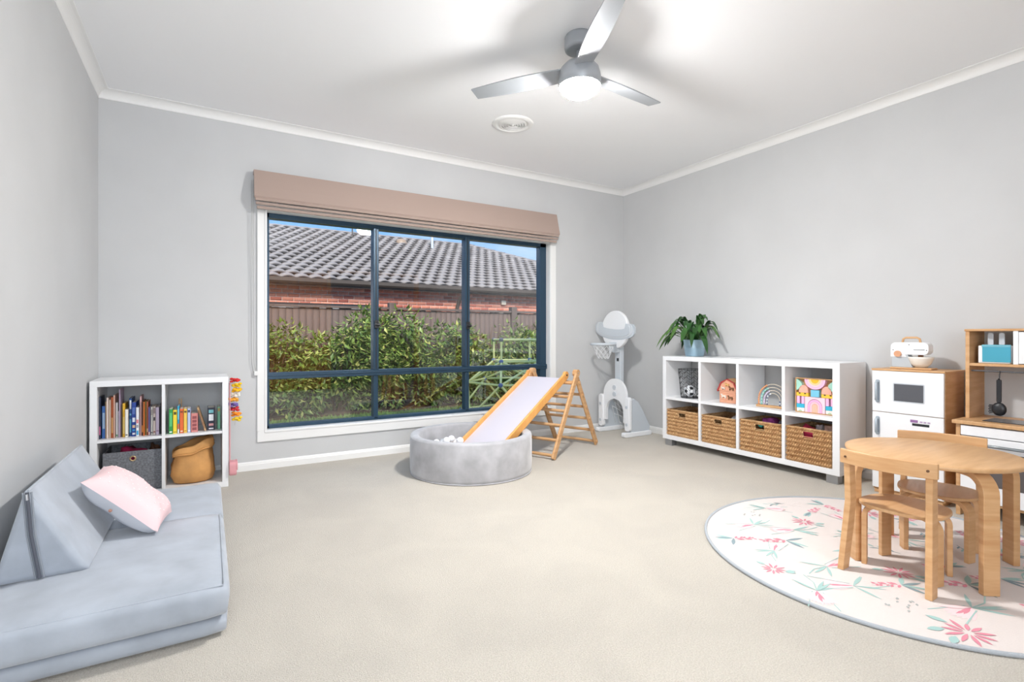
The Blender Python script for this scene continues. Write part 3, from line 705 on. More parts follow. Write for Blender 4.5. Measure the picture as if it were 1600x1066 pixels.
# dots on the pillow
m = MB()
for i in range(9):
    for j in range(7):
        u = -.8+i*.2+(.1 if j % 2 else 0); v = -.78+j*.26
        if abs(u) > .86: continue
        h = .068*((1-u**4)*(1-v**4))**.55; m.ball((u*.18*(1-.05*(1-v*v)), v*.145*(1-.05*(1-u*u)), h+.006*math.sin(7*u+5*v)*(1-u*u)*(1-v*v)), .004, 6, 4, sc=(1, 1, .3))
m.build('dot_print', M('dot_white', (252, 244, 244), .8), pl)['kind'] = 'stuff'
MB().lathe([(0, .003), (.006, .002), (.007, 0)], 10).build('button', M('button_tan', (190, 140, 120), .5), pl).matrix_local = Matrix.Translation((-.02, -.135, -.03)) @ Matrix.Rotation(PI/2, 4, 'X')

# ------------------------------------------------------------------ ball pit, balls, slide, climbing triangle
PX, PY, PR, PH = 1.79, 3.635, .475, .295
pit = thing('ball_pit', 'round grey velvet foam ball pit on the carpet', 'ball pit', (PX, PY, 0))
prof = [(0, 0.0), (PR-.02, 0.0), (PR-.004, .01), (PR, .03), (PR+.002, .15), (PR, PH-.02), (PR-.006, PH-.005), (PR-.018, PH), (PR-.05, PH), (PR-.062, PH-.006), (PR-.066, PH-.02), (PR-.066, .05)]
MB().lathe(prof, 72).build('foam_wall', SUEDE2, pit)
MB().lathe([(PR-.066, .05), (0, .05)], 48).build('base_pad', SUEDE2, pit)
MB().tube([(PX*0+(PR-.003)*math.cos(a), (PR-.003)*math.sin(a), .006) for a in [2*PI*i/64 for i in range(64)]], .004, 6, closed=True).build('hem', SUEDE2, pit)
SD = Vector((-.93, -.37, 0)).normalized(); SN = Vector((-.37, .93, 0)).normalized()
S0 = Vector((2.695, 3.93, .665))        # top centre of the slide
SL, SLOPE = .99, .545
BR = .0285
bcols = [('white', (246, 246, 248)), ('pale grey', (206, 208, 212)), ('white', (246, 246, 248)), ('light grey', (184, 188, 192))]
bmesh_ = {}
def ball(p, ci):
    nm, c_ = bcols[ci]
    if nm not in bmesh_:
        o = MB().ball((0, 0, 0), BR, 16, 10).build('pit_ball', M('ball_%s' % nm.replace(' ', '_'), c_, .3)); bmesh_[nm] = o
    else:
        o = bpy.data.objects.new('pit_ball', bmesh_[nm].data); COL.objects.link(o)
    o.location = p; tag(o, '%s plastic ball lying in the ball pit' % nm, 'ball', 'plastic balls in the ball pit')
def slide_z(x, y):
    d = Vector((x, y, 0))-Vector((S0.x, S0.y, 0)); s = d.dot(SD); l = d.dot(SN)
    if abs(l) > .25 or s < 0 or s > SL+.06: return 9
    return S0.z-SLOPE*s
k_ = 0; d2 = BR*2.02
for lay in range(3):
    z = .051+BR+lay*BR*1.64
    for i in range(-8, 9):
        for j in range(-8, 9):
            x = (i+.5*(j % 2)+(.5 if lay == 1 else 0))*d2; y = (j*.866+(.577 if lay == 1 else 0))*d2
            if math.hypot(x, y) > PR-.066-BR-.004: continue
            if lay == 2 and math.hypot(x+.12, y-.10) > .21: continue
            if lay == 1 and math.hypot(x+.10, y-.09) > .30: continue
            if slide_z(PX+x, PY+y) < z+BR+.05: continue
            if lay == 0 and math.hypot(x+.10, y-.09) > .36: continue
            ball((PX+x, PY+y, z), (k_*7+lay) % 4); k_ += 1
for x, y in ((-.16, .12), (-.07, .06), (-.10, .16)): ball((PX+x, PY+y, .051+BR+3*BR*1.64), 0)

sl = thing('toddler_slide', 'white slide board with orange timber rails running into the ball pit', 'slide')
RAIL = M('orange_timber', (236, 178, 106), .4, vs=6, c2=(224, 158, 84), stretch=(3, 3, 1))
SLIDEW = M('slide_board', (208, 202, 210), .3)
HWID = .205
def sp(s, l, h=0):
    nrm = Vector((SD.x*SLOPE, SD.y*SLOPE, 1)).normalized()
    return S0+SD*s+SN*l+Vector((0, 0, -SLOPE*s))+nrm*h
def strip(l0, l1, h0, h1, s0=0, s1=SL): 
    vs = [sp(s, l, h) for s in (s0, s1) for l in (l0, l1) for h in (h0, h1)]
    return MB().add(vs, [(0, 1, 3, 2), (4, 6, 7, 5), (0, 4, 5, 1), (2, 3, 7, 6), (0, 2, 6, 4), (1, 5, 7, 3)])
strip(-HWID, HWID, -.006, .006).build('board', SLIDEW, sl, bev=.002)
for l in (-HWID, HWID): strip(l-.011, l+.011, -.03, .038, -.04, SL).build('rail', RAIL, sl, bev=.006)
for l in (-HWID, HWID):
    a = sp(-.035, l, .012); MB().tube([a-SN*.013, a+SN*.013], .034, 18).build('rail_end', RAIL, sl, bev=.003)
    MB().tube([a-SN*.018, a+SN*.018], .008, 10).build('bolt', DARK, sl)
strip(-HWID, HWID, -.03, -.006, .02, .045).build('crossbar', RAIL, sl, bev=.002); strip(-HWID, HWID, -.03, -.006, .5, .53).build('crossbar', RAIL, sl, bev=.002)
# climbing triangle
ct = thing('climbing_triangle', 'wooden triangle climbing frame with round rungs behind the slide', 'climbing frame')
FA, FB = Vector((2.50, 3.53, 0)), Vector((3.25, 3.83, 0)); AP = Vector((2.875, 3.68, .715)); W2 = Vector((-.195, .455, 0))
def beam(a, b, w1, w2, side):
    d = (b-a).normalized(); s = side.normalized(); n = d.cross(s).normalized()
    vs = [p+s*i*w1/2+n*j*w2/2 for p in (a, b) for i in (-1, 1) for j in (-1, 1)]
    return MB().add(vs, [(0, 1, 3, 2), (4, 6, 7, 5), (0, 4, 5, 1), (2, 3, 7, 6), (0, 2, 6, 4), (1, 5, 7, 3)])
for off in (Vector((0, 0, 0)), W2):
    inw = W2.normalized()*(.012 if off.length == 0 else -.012)
    for foot, sh in ((FA, 0), (FB, 1)):
        dd = (AP-foot).normalized()
        beam(foot+off+inw*sh*1.6+dd*.01, AP+off+inw*sh*1.6, .022, .054, W2).build('side_beam', BIRCH, ct, bev=.006)
    c0 = AP+off+inw*.8; u = W2.normalized()
    MB().tube([c0-u*.022, c0+u*.022], .032, 20).build('apex_cap', BIRCH, ct, bev=.003)
    MB().tube([c0-u*.025, c0+u*.025], .006, 8).build('bolt', STEEL, ct)
for foot in (FA, FB):
    for i in range(6):
        t = .05+i*.165; p0 = foot.lerp(AP, t)
        MB().tube([p0-W2*.0, p0+W2*1.0], .0135, 12).build('rung', BIRCH, ct)
for o in ct.children:
    pass

# ------------------------------------------------------------------ basketball stand in the corner
hp = thing('basketball_stand', 'white toddler basketball stand with ringed planet backboard in the room corner', 'basketball stand', (3.80, 4.16, 0))
# local: front faces -x, y across
LG = GREYPL
for y in (-.205, .205):
    m = MB(); m.prism(rrect(-.115, .27, .0, .05, .02), y-.03, y+.03, 'y', smooth=True); m.build('foot', WHITE2, hp, bev=.008)
    m = MB(); m.prism([(-.02, .04), (.25, .04), (.255, .1), (.2, .19), (.14, .29), (.09, .36), (.02, .40), (-.02, .38)], y-.018, y+.018, 'y'); m.build('side_panel', LG, hp, bev=.008)
    m = MB(); m.prism(rrect(y-.036, y+.036, .06, .415, .03), -.065, -.02, 'x', smooth=True); f = m.build('front_bumper', WHITE2, hp, bev=.008)
    for z in (.13, .31): MB().tube([(-.071, y, z), (-.06, y, z)], .016, 14).build('bolt_cap', LG, f)
# arch panel with goal opening
outer = [(-.17, .14), (-.175, .38)]+arc(0, .42, .175, PI, 0, 20)+[(.175, .38), (.17, .14)]
inner = [(.135, .14)]+arc(0, .245, .135, 0, PI, 18)+[(-.135, .14)]
def holed(outer, inner, x0, x1):
    m = MB(); bm = bmesh.new(); 
    poly = outer+inner
    vs = [bm.verts.new((x0, a, b)) for a, b in poly]; f = bm.faces.new(vs)
    r = bmesh.ops.extrude_face_region(bm, geom=[f]); 
    for v in [g for g in r['geom'] if isinstance(g, bmesh.types.BMVert)]: v.co.x = x1
    bmesh.ops.triangulate(bm, faces=[f_ for f_ in bm.faces if len(f_.verts) > 4]); bmesh.ops.recalc_face_normals(bm, faces=bm.faces)
    me = bpy.data.meshes.new('arch_panel'); bm.to_mesh(me); bm.free(); return me
me = holed(outer, inner, -.045, -.015); me.materials.append(WHITE2); ap = bpy.data.objects.new('arch_panel', me); COL.objects.link(ap); ap.parent = hp
for z in (.50, .43): MB().tube([(-.052, 0, z), (-.04, 0, z)], .026, 18).build('bolt_cap', LG, ap)
NET = M('net_white', (238, 240, 242), .7)
def net(pt, rows, cols, r, name, parent, closed=True):
    m = MB()
    for i in range(rows):
        for j in range(cols):
            a = pt(i, j+.5*(i % 2)); 
            for s in (-.5, .5): m.tube([a, pt(i+1, j+.5*(i % 2)+s)], r, 5, caps=False)
    o = m.build(name, NET, parent); return o
net(lambda i, j: Vector((.01+.035*i*1.2, -.135+.27*j/7, .36*math.sqrt(max(0.02, 1-((j/7-.5)*2)**2*.7))-.052*i)), 5, 7, .0025, 'goal_net', hp)
m = MB(); m.prism(rrect(-.045, .045, .36, 1.10, .012), .0, .05, 'x'); m.build('post', LG, hp, bev=.006)
for z in (.78, .92): bx('post_dark_box', DARK, hp, -.004, .004, -.018, .012, z, z+.035, .002)  # thin dark boxes set on the post front
# planet
PZ = 1.12
m = MB(); m.prism(arc(0, 0, .205, 0, 2*PI, 40)[:-1], -.03, .012, 'x', smooth=True, mat=Matrix.Translation((-.02, 0, PZ))); m.build('planet_disc', WHITE2, hp, bev=.01)
tl = math.radians(4)
def ell(a, b, n=48): return [(a*math.cos(2*PI*i/n), b*math.sin(2*PI*i/n)) for i in range(n)]
for k_, (a, b, x0, x1) in enumerate(((.305, .098, -.052, -.03), (.275, .082, -.058, -.05), (.245, .066, -.064, -.056))):
    # ring band below the globe front, cut by the globe's upper half
    lo = [p for p in ell(a, b)]
    up = [(y, z+.07) for y, z in ell(a*.78, b*.62)]
    pts = [(-a, .03)]+[(a*math.cos(PI+PI*i/24), b*math.sin(PI+PI*i/24)) for i in range(25)]+[(a, .03)]
    inn = [(a*.70*math.cos(-PI*i/24), .035+b*.30*math.sin(-PI*i/24)) for i in range(25)]
    tipr = [(a*.99, .05), (a*.9, .078), (a*.76, .085)]; tipl = [(-a*.76, .085), (-a*.9, .078), (-a*.99, .05)]
    poly = pts+tipr+inn+tipl
    m = MB(); m.prism(poly, x0, x1, 'x', mat=Matrix.Translation((0, 0, PZ-.01)) @ Matrix.Rotation(tl, 4, 'X')); m.build('planet_ring', LG if k_ != 1 else M('ring_grey', (212, 217, 222), .45), hp)
# hoop
HZ = .965
hpts = [(-.20+.125*math.cos(2*PI*i/32), .125*math.sin(2*PI*i/32), HZ) for i in range(32)]
MB().tube(hpts, .013, 8, closed=True).build('hoop_rim', LG, hp)
bx('hoop_bracket', LG, hp, -.09, .0, -.04, .04, HZ-.09, HZ+.02, .008)
net(lambda i, j: Vector((-.20+(.118-.016*i)*math.cos(2*PI*j/10), (.118-.016*i)*math.sin(2*PI*j/10), HZ-.008-.036*i)), 4, 10, .0022, 'hoop_net', hp)

# ------------------------------------------------------------------ long white cube shelf
QX0, QX1, QY0, QY1, QZ0, QZ1 = 3.80, 4.163, 1.905, 3.525, .062, .858
ws = thing('long_cube_shelf', 'long white cube shelf with eight compartments on steel feet', 'shelf')
E_ = .042; D_ = .026
bx('top_panel', WHITE, ws, QX0, QX1, QY0, QY1, QZ1-E_, QZ1); bx('bottom_panel', WHITE, ws, QX0, QX1, QY0, QY1, QZ0, QZ0+E_)
bx('side_panel', WHITE, ws, QX0, QX1, QY0, QY0+.05, QZ0+E_-.002, QZ1-E_+.002); bx('side_panel', WHITE, ws, QX0, QX1, QY1-.04, QY1, QZ0+E_-.002, QZ1-E_+.002)
divs = [3.095, 2.712, 2.315]
for y in divs: bx('divider', WHITE, ws, QX0+.002, QX1-.002, y-D_/2, y+D_/2, QZ0+E_-.002, QZ1-E_+.002, .002)
QM = .468
bx('middle_shelf', WHITE, ws, QX0+.003, QX1-.002, QY0+.048, QY1-.038, QM-.026, QM, .002)
for y in (QY0+.02, QY1-.10):
    for x in (QX0+.015, QX1-.08): bx('foot', STEEL, ws, x, x+.065, y, y+.08, 0, QZ0+.002, .002)
cells = [(3.108, 3.485), (2.725, 3.082), (2.328, 2.699), (1.955, 2.302)]
# wicker baskets
def wicker_face(m, P, U, V, W, nu, nv, hole=None, amp=.0085):
    ids = {}; vs = []; fs = []
    for i in range(nu+1):
        for j in range(nv+1):
            ph = PI*(i//3)+0; d = amp*math.sin(i*PI/1.5)*(1 if (j % 2) else -1)+amp*.6*(1 if j % 2 else -1)
            ids[i, j] = len(vs); vs.append(P+U*(i/nu)+V*(j/nv)+W*d)
    for i in range(nu):
        for j in range(nv):
            u = (i+.5)/nu; v = (j+.5)/nv
            if hole and hole[0] < u < hole[1] and hole[2] < v < hole[3]: continue
            fs.append((ids[i, j], ids[i+1, j], ids[i+1, j+1], ids[i, j+1]))
    m.add(vs, fs, 0, False)
def basket(y0, y1, h, label):
    t = thing('wicker_basket', label, 'basket', (QX0+.012, (y0+y1)/2, QZ0+E_+.0008), group='wicker baskets in the long shelf')
    w_ = (y1-y0)-.024; d = .325; m = MB(); hw = w_/2; Vz = Vector((0, 0, h))
    wicker_face(m, Vector((0, -hw, 0)), Vector((0, w_, 0)), Vz, Vector((-1, 0, 0)), 54, 15, (.38, .62, .76, .92))
    wicker_face(m, Vector((d, -hw, 0)), Vector((0, w_, 0)), Vz, Vector((1, 0, 0)), 54, 15)
    wicker_face(m, Vector((0, -hw, 0)), Vector((d, 0, 0)), Vz, Vector((0, -1, 0)), 48, 15)
    wicker_face(m, Vector((0, hw, 0)), Vector((d, 0, 0)), Vz, Vector((0, 1, 0)), 48, 15)
    m.add([(0.004, -hw+.004, .003), (d-.004, -hw+.004, .003), (d-.004, hw-.004, .003), (.004, hw-.004, .003)], [(0, 1, 2, 3)])
    o = m.build('weave', WICK, t, fix=False); sm_ = o.modifiers.new('thick', 'SOLIDIFY'); sm_.thickness = .006; sm_.offset = -1
    m = MB(); k0 = .004
    m.tube([(0, -hw, h), (d, -hw, h), (d, hw, h), (0, hw, h)], .0055, 6, closed=True); m.build('rim', WICK, t)
    m = MB(); m.prism(rrect(-.12*w_-.002, .12*w_+.002, h*.76-.002, h*.92+.002, .006), -.007, -.0035, 'x')
    a = hw*0
    # rolled edge round the hand hole
    MB().tube([(-.003, p, q) for p, q in rrect(-.12*w_, .12*w_, h*.76, h*.92, .008)], .0035, 5, closed=True).build('handle_edge', WICK, t)
    return t
for (y0, y1), h, lb in zip(cells, (.243, .24, .255, .258), ('wicker basket under the wire basket, nothing showing above its rim', 'wicker basket in the lower cube under the toy barn', 'wicker basket with purple toy under the bead rainbow', 'wicker basket with pink cloth under the block castle')): basket(y0, y1, h, lb)
zb = QZ0+E_
lump('soft_toy', 'purple fluffy soft toy in the wicker basket', 'soft toy', (146, 60, 130), (3.94, 2.50, zb+.235), (.06, .058, .05), 11)
lump('soft_toy', 'grey soft toy beside the purple one in the basket', 'soft toy', (150, 146, 156), (3.96, 2.402, zb+.225), (.042, .038, .045), 12)
tag(MB().ball((3.852, 2.53, zb+.228), .024, 14, 9).build('toy_ball', M('toy_teal', (70, 190, 180), .4)), 'teal plastic toy behind the basket hand hole', 'toy')
lump('soft_toy', 'pale peach soft toy in the basket under the block castle', 'soft toy', (214, 178, 160), (3.95, 2.035, zb+.235), (.055, .045, .05), 13)
lump('soft_toy', 'pale grey soft toy next to the peach one', 'soft toy', (186, 178, 182), (3.97, 2.125, zb+.23), (.04, .034, .045), 14)
lump('fabric_bundle', 'crimson cloth filling the basket with the soft toys', 'fabric', (170, 36, 70), (3.90, 2.18, zb+.175), (.065, .075, .08), 15)
lump('soft_toy', 'small black and white toy in the basket under the barn', 'soft toy', (200, 200, 202), (3.93, 2.80, zb+.22), (.04, .04, .04), 16)
# wire basket with ball
WIRE = M('black_wire', (30, 32, 36), .4)
wc = Vector((3.925, 3.295, QM+.001))
wb = thing('wire_basket', 'black wire basket with chevron pattern on the white shelf', 'basket', wc)
m = MB(); r0, r1, hh = .088, .112, .265; nn = 20
def wp(j, z): r = r0+(r1-r0)*z/hh; a = 2*PI*j/nn; return (r*math.cos(a), r*math.sin(a), z+.003)
for z in (0, hh): m.tube([wp(j, z) for j in range(nn*2)][:nn], .003, 6, closed=True)
m.build('rim_wires', WIRE, wb); m = MB()
for j in range(nn): m.tube([wp(j, 0), wp(j, hh)], .0016, 5, caps=False)
m.build('upright_wires', WIRE, wb); m = MB()
for j in range(nn):
    for q in range(5): z = .02+q*.05; m.tube([wp(j, z+(.03 if j % 2 else 0)), wp(j+1, z+(0 if j % 2 else .03))], .0014, 5, caps=False)
for j in range(0, nn, 4): m.tube([wp(j, 0), wp(j+nn//2, 0)], .0016, 5)
m.build('chevron_wires', WIRE, wb)
def soccer(loc, r):
    bm = bmesh.new(); bmesh.ops.create_icosphere(bm, subdivisions=1, radius=1); ico = [v.co.normalized() for v in bm.verts if len(v.link_edges) == 5]; bm.free()
    bm = bmesh.new(); bmesh.ops.create_icosphere(bm, subdivisions=4, radius=r)
    me = bpy.data.meshes.new('toy_ball'); bm.to_mesh(me); bm.free()
    for p in me.polygons:
        p.use_smooth = True; n_ = Vector(p.center).normalized(); p.material_index = 1 if max(n_.dot(i) for i in ico) > math.cos(math.radians(17)) else 0
    me.materials.append(WHITE2); me.materials.append(DARK)
    o = bpy.data.objects.new('toy_ball', me); COL.objects.link(o); o.location = loc; o.rotation_euler = (.3, .5, .2)
    tag(o, 'white and black soccer ball inside the wire basket', 'ball')
soccer((wc.x-.01, wc.y+.005, wc.z+.062), .055)
# toy barn
bn = thing('toy_barn', 'pink and natural wood toy barn with farm animals on the white shelf', 'toy barn', (3.93, 2.865, QM+.001), math.radians(6))
BARN = M('barn_wood', (226, 166, 136), .6, var=.06, vs=30, stretch=(1, 1, 10)); RED = M('barn_red', (176, 62, 62), .55)
prf = [(-.075, 0), (.075, 0), (.075, .10), (.092, .11), (.058, .175), (0, .205), (-.058, .175), (-.092, .11), (-.075, .10)]
MB().prism(prf, -.055, .055, 'x').build('body', BARN, bn, bev=.002)
for i in range(5): bx('plank', BARN, bn, -.058, -.054, -.073, .073, .006+i*.0195, .023+i*.0195, .001)
for a, b in (((-.098, .105), (-.061, .179)), ((-.061, .179), (0, .211)), ((0, .211), (.061, .179)), ((.061, .179), (.098, .105))):
    MB().prism([a, b, (b[0]*.93, b[1]-.009), (a[0]*.93, a[1]-.004)], -.05, .062, 'x').build('roof_board', BIRCH, bn)
    MB().prism([a, b, (b[0]*.9, b[1]-.012), (a[0]*.9, a[1]-.004)], -.062, -.05, 'x').build('roof_trim', RED, bn)
bx('loft_floor', BARN, bn, -.0595, -.056, -.08, .08, .104, .110, .001)
ANI = [M('animal_tan', (216, 176, 110), .6), M('animal_brown', (120, 84, 56), .6), M('animal_white', (232, 226, 214), .6)]
def animal(y, z, s, mm):
    m = MB(); x = -.064
    m.prism([(y+s*a, z+s*b) for a, b in ((-.5, .2), (-.45, .62), (.25, .62), (.42, .9), (.62, .86), (.55, .6), (.42, .5), (.42, 0), (.3, 0), (.28, .3), (-.28, .3), (-.3, 0), (-.42, 0))], x-.004, x+.006, 'x'); m.build('animal', mm, bn)
animal(0.0, .145, .034, ANI[0]); animal(-.04, .112, .04, ANI[1]); animal(.03, .04, .042, ANI[2]); animal(-.03, .03, .042, ANI[1]); animal(.035, .115, .03, ANI[2])
# bead rainbow
rb = thing('bead_rainbow', 'wooden bead rainbow toy with four wire arches on the white shelf', 'bead toy', (3.93, 2.475, QM+.001), math.radians(4))
bx('base_board', BIRCH, rb, -.022, .022, -.135, .135, 0, .018, .003)
WIREW = M('wire_cream', (228, 216, 196), .4)
cols = [[(232, 160, 110)], [(120, 200, 190), (180, 226, 214)], [(196, 182, 214), (226, 216, 236)], [(120, 130, 160), (226, 232, 236)]]
bead_src = {}
for k_, r in enumerate((.122, .098, .074, .052)):
    pts = [(0, r*math.cos(PI*i/30), .016+.045*(1 if True else 0)+r*1.05*math.sin(PI*i/30)) for i in range(31)]
    pts = [(0, r, .016)]+pts+[(0, -r, .016)]
    MB().tube(pts, .0028, 6).build('wire_arch', WIREW, rb)
    path = [Vector((0, r, .024+q*.0135)) for q in range(3)]
    nbd = int(r*PI*.42/.0135)
    path += [Vector((0, r*math.cos(q*.0135/r), .061+r*1.05*math.sin(q*.0135/r))) for q in range(nbd)]
    if k_ >= 2: path += [Vector((0, -r, .024+q*.0135)) for q in range(3)]
    for q, p in enumerate(path):
        cc = cols[k_][q % len(cols[k_])]
        if cc not in bead_src: bead_src[cc] = MB().ball((0, 0, 0), .0072, 9, 6).build('bead', M('bead_%02x%02x%02x' % cc, cc, .4), rb); bead_src[cc].location = p
        else: inst(bead_src[cc], 'bead', rb, p)
# block castle in its tray
bc = thing('block_castle', 'pastel wooden block castle packed in a pale wood tray on the white shelf', 'block set', (3.90, 2.125, QM+.001), math.radians(3))
TW, TH_ = .135, .262
def cb(name, c_, y0, y1, z0, z1, x=-.012): return bx(name, M('block_%02x%02x%02x' % c_, c_, .5), bc, x, .02, y0, y1, z0, z1, .002)
bx('tray_back', BIRCH, bc, .02, .026, -TW, TW, 0, TH_, .001)
for a in ((-TW-.006, -TW, 0, TH_), (TW, TW+.006, 0, TH_), (-TW, TW, -.0, .006), (-TW, TW, TH_-.006, TH_)): bx('tray_side', BIRCH, bc, -.016, .026, *a, .001)
PKB, LIL, YEL, TEA, SKY, CRM, PEA, MINT = (242, 196, 214), (240, 186, 222), (246, 200, 70), (76, 186, 206), (120, 196, 224), (244, 240, 232), (244, 178, 158), (170, 220, 204)
for s in (1, -1):       # +y is towards the corner of the room
    cb('block', CRM, s*.104-.028, s*.104+.028, .007, .034); cb('block', (56, 180, 212), s*.104-.029, s*.104+.029, .035, .065)
    for d_ in (-.017, .017): cb('block', LIL, s*.104+d_-.011, s*.104+d_+.011, .066, .122)
    cb('block', YEL, s*.09-.044, s*.09+.044, .123, .150)
    for d_ in (-.02, .02): cb('window_slot', (90, 70, 40), s*.09+d_-.007, s*.09+d_+.007, .140, .1495, -.0135)
    o = MB().prism([(s*.082-.034, .151)]+[(s*.082-.034*math.cos(PI*i/10), .158+.05*math.sin(PI*i/10)**.8) for i in range(11)]+[(s*.082+.034, .151)], -.012, .02, 'x').build('block', M('block_peach', PEA, .5), bc)
    MB().prism([(s*.134, .165), (s*.134, .253)]+[(s*.134-s*.042*math.sin(PI*i/10), .253-.088*i/10) for i in range(11)], -.012, .02, 'x').build('block', M('block_mint', MINT, .5), bc)
    MB().prism(arc(s*.104, .0075, .013, 0, PI, 8), -.0135, -.011, 'x').build('arch_print', M('print_sage', (190, 206, 176), .6), bc)
def half_ring(name, c_, cy, cz, r1, r0, a0, a1, x0=-.012):
    poly = arc(cy, cz, r1, a0, a1, 18)+(arc(cy, cz, r0, a1, a0, 18) if r0 > 0 else [])
    return MB().prism(poly, x0, .02, 'x').build(name, M('block_%02x%02x%02x' % c_, c_, .5), bc)
for r1, r0, c_ in ((.074, .058, (246, 190, 220)), (.057, .043, (250, 206, 214)), (.042, .029, (248, 214, 150)), (.028, 0, (246, 190, 50))): half_ring('block', c_, 0, .254, r1, r0, PI, 2*PI)
cb('block', SKY, -.03, .03, .124, .176)
m = MB(); m.prism([(-.072, .007), (-.072, .122), (.072, .122), (.072, .007), (.052, .007)]+[(.052*math.cos(PI*i/14), .052+.056*math.sin(PI*i/14)) for i in range(15)]+[(-.052, .007)], -.012, .02, 'x'); m.build('block', M('block_pale_pink', (246, 208, 218), .5), bc)
for r1, c_ in ((.050, (240, 176, 216)), (.034, (246, 196, 206)), (.02, (248, 186, 160))):
    r0 = {.050: .035, .034: .021, .02: 0}[r1]
    poly = [(r1, .007)]+[(r1*math.cos(PI*i/14), .052+r1*1.05*math.sin(PI*i/14)) for i in range(15)]+[(-r1, .007)]
    if r0: poly += [(-r0, .007)]+[(-r0*math.cos(PI*i/14), .052+r0*1.05*math.sin(PI*i/14)) for i in range(15)]+[(r0, .007)]
    MB().prism(poly, -.012, .02, 'x').build('block', M('block_%02x%02x%02x' % c_, c_, .5), bc)

# ------------------------------------------------------------------ potted plant
pt = thing('potted_plant', 'leafy green peace lily in a pale blue pot on the white shelf', 'plant', (3.985, 3.30, QZ1+.0008))
POT = M('pot_blue', (160, 190, 208), .35)
MB().lathe([(0, 0), (.078, 0), (.083, .004), (.094, .078), (.095, .082), (.0935, .084), (.102, .15), (.104, .155), (.100, .158), (.095, .15), (.09, .12), (0, .12)], 40).build('pot', POT, pt)
MB().lathe([(0, .128), (.092, .126)], 24).build('soil', SOIL, pt)
LG_ = [M('lily_leaf%d' % i, c_, .35, var=.12, vs=9) for i, c_ in enumerate(((52, 96, 40), (38, 78, 34), (84, 124, 56)))]
rl = random.Random(21)
def leaf(ang, reach, rise, L, droop, wid, mi):
    m = MB(); d = Vector((math.cos(ang), math.sin(ang), 0)); sN = Vector((-math.sin(ang), math.cos(ang), 0))
    start = d*.02+Vector((0, 0, .12)); pts = []
    NS = 14
    for i in range(NS+1):
        t = i/NS; pts.append(start+d*(reach*t**.9)+Vector((0, 0, rise*math.sin(min(1, t*1.15)*PI*.55)-droop*t**3)))
    vs = []; fs = []
    b = 5
    for i in range(b, NS+1):
        t = (i-b)/(NS-b); w_ = wid*math.sin(PI*min(1, t*.93+.04))**.75*(1-.25*t); 
        if i == NS: w_ = .001
        tw = .25*math.sin(ang*3)*t
        vs += [pts[i]-sN*w_+Vector((0, 0, .35*w_+tw*w_)), pts[i], pts[i]+sN*w_+Vector((0, 0, .35*w_-tw*w_))]
    for i in range(NS-b):
        a = i*3; fs += [(a, a+1, a+4, a+3), (a+1, a+2, a+5, a+4)]
    m.add(vs, fs, mi, True); m.tube(pts[:b+2], [.0028]*(b+2), 5, mi)
    return m.build('leaf', LG_, pt, fix=False)
for i in range(64):
    ang = i*2.39996+rl.uniform(-.2, .2); q = rl.random(); ca = math.cos(ang)
    lim = 1.0 if ca < .3 else max(.35, 1.0-.75*ca)   # the wall stands behind the pot
    reach = (.13+.225*q)*lim; rise = .28-.15*q+rl.uniform(-.03, .03)
    leaf(ang, reach, rise, 0, .05+.15*q, rl.uniform(.024, .038), rl.choice((0, 0, 1, 1, 2)))

# ------------------------------------------------------------------ toy fridge
fr = thing('toy_fridge', 'white two door play fridge with birch sides against the wall', 'play fridge', (3.86, 1.335, 0))
W_, D2, H2 = .395, .30, .822
bx('cabinet', BIRCH, fr, .018, D2, 0, W_, .02, H2, .003); bx('plinth', BIRCH, fr, .01, D2-.02, .01, W_-.01, 0, .022, .002)
bx('top_board', BIRCH, fr, .0, D2+.004, -.004, W_+.004, H2-.004, H2+.008, .002)
d1 = bx('door', WHITE, fr, 0, .018, .002, W_-.002, .545, H2-.006, .003); d2_ = bx('door', WHITE, fr, 0, .018, .002, W_-.002, .035, .541, .003)
bx('window_panel', M('slate_grey', (86, 88, 94), .5), d1, -.003, .002, .105, .265, .625, .735, .001)
MB().prism(rrect(.098, .272, .618, .742, .01), -.0015, .001, 'x').build('panel_surround', GREYPL, d1)
for dd, z0, z1 in ((d1, .615, .745), (d2_, .40, .50)):
    MB().tube([(0, .36, z0), (-.022, .36, z0+.006), (-.022, .36, z1-.006), (0, .36, z1)], .008, 8).build('handle', M('handle_grey', (176, 188, 198), .35, metal=.3), dd)
    MB().prism(rrect(.348, .372, z0-.012, z1+.012, .01), -.004, .001, 'x').build('handle_plate', MATS['handle_grey'], dd)
bx('display', DARK, d2_, -.002, .002, .075, .165, .477, .492, .0005); bx('display_print', M('print_purple', (150, 110, 160), .6), d2_, -.002, .002, .135, .175, .497, .514, .0005)
for i in range(3): bx('button_print', M('print_lilac', (190, 170, 200), .6), d2_, -.002, .002, .07+i*.02, .084+i*.02, .499, .509, .0005)
# toy mixer
mxr = thing('toy_mixer', 'white and grey wooden toy stand mixer with bowl on the play fridge', 'toy mixer', (3.965, 1.545, H2+.0085))
bx('base_board', BIRCH, mxr, -.045, .045, -.125, .105, 0, .012, .004)
MB().prism([(.1, .012), (.1, .09)]+arc(.055, .1, .045, 0, PI*.9, 10)+[(-.0, .06), (-.018, .012)], -.03, .03, 'x').build('stand', M('mixer_grey', (186, 194, 200), .5), mxr, bev=.002)
MB().prism(rrect(-.105, .105, .095, .175, .028), -.034, .034, 'x', smooth=True).build('head', WHITE2, mxr, bev=.002)
MB().prism([(.105, .08), (.105, .13), (.04, .13), (.015, .08)], -.033, .033, 'x').build('head_shoulder', WHITE2, mxr)
MB().tube([(0, .05, .172), (0, .045, .198), (0, .03, .206), (0, -.03, .206), (0, -.045, .198), (0, -.05, .172)], .007, 8).build('handle', BIRCH, mxr)
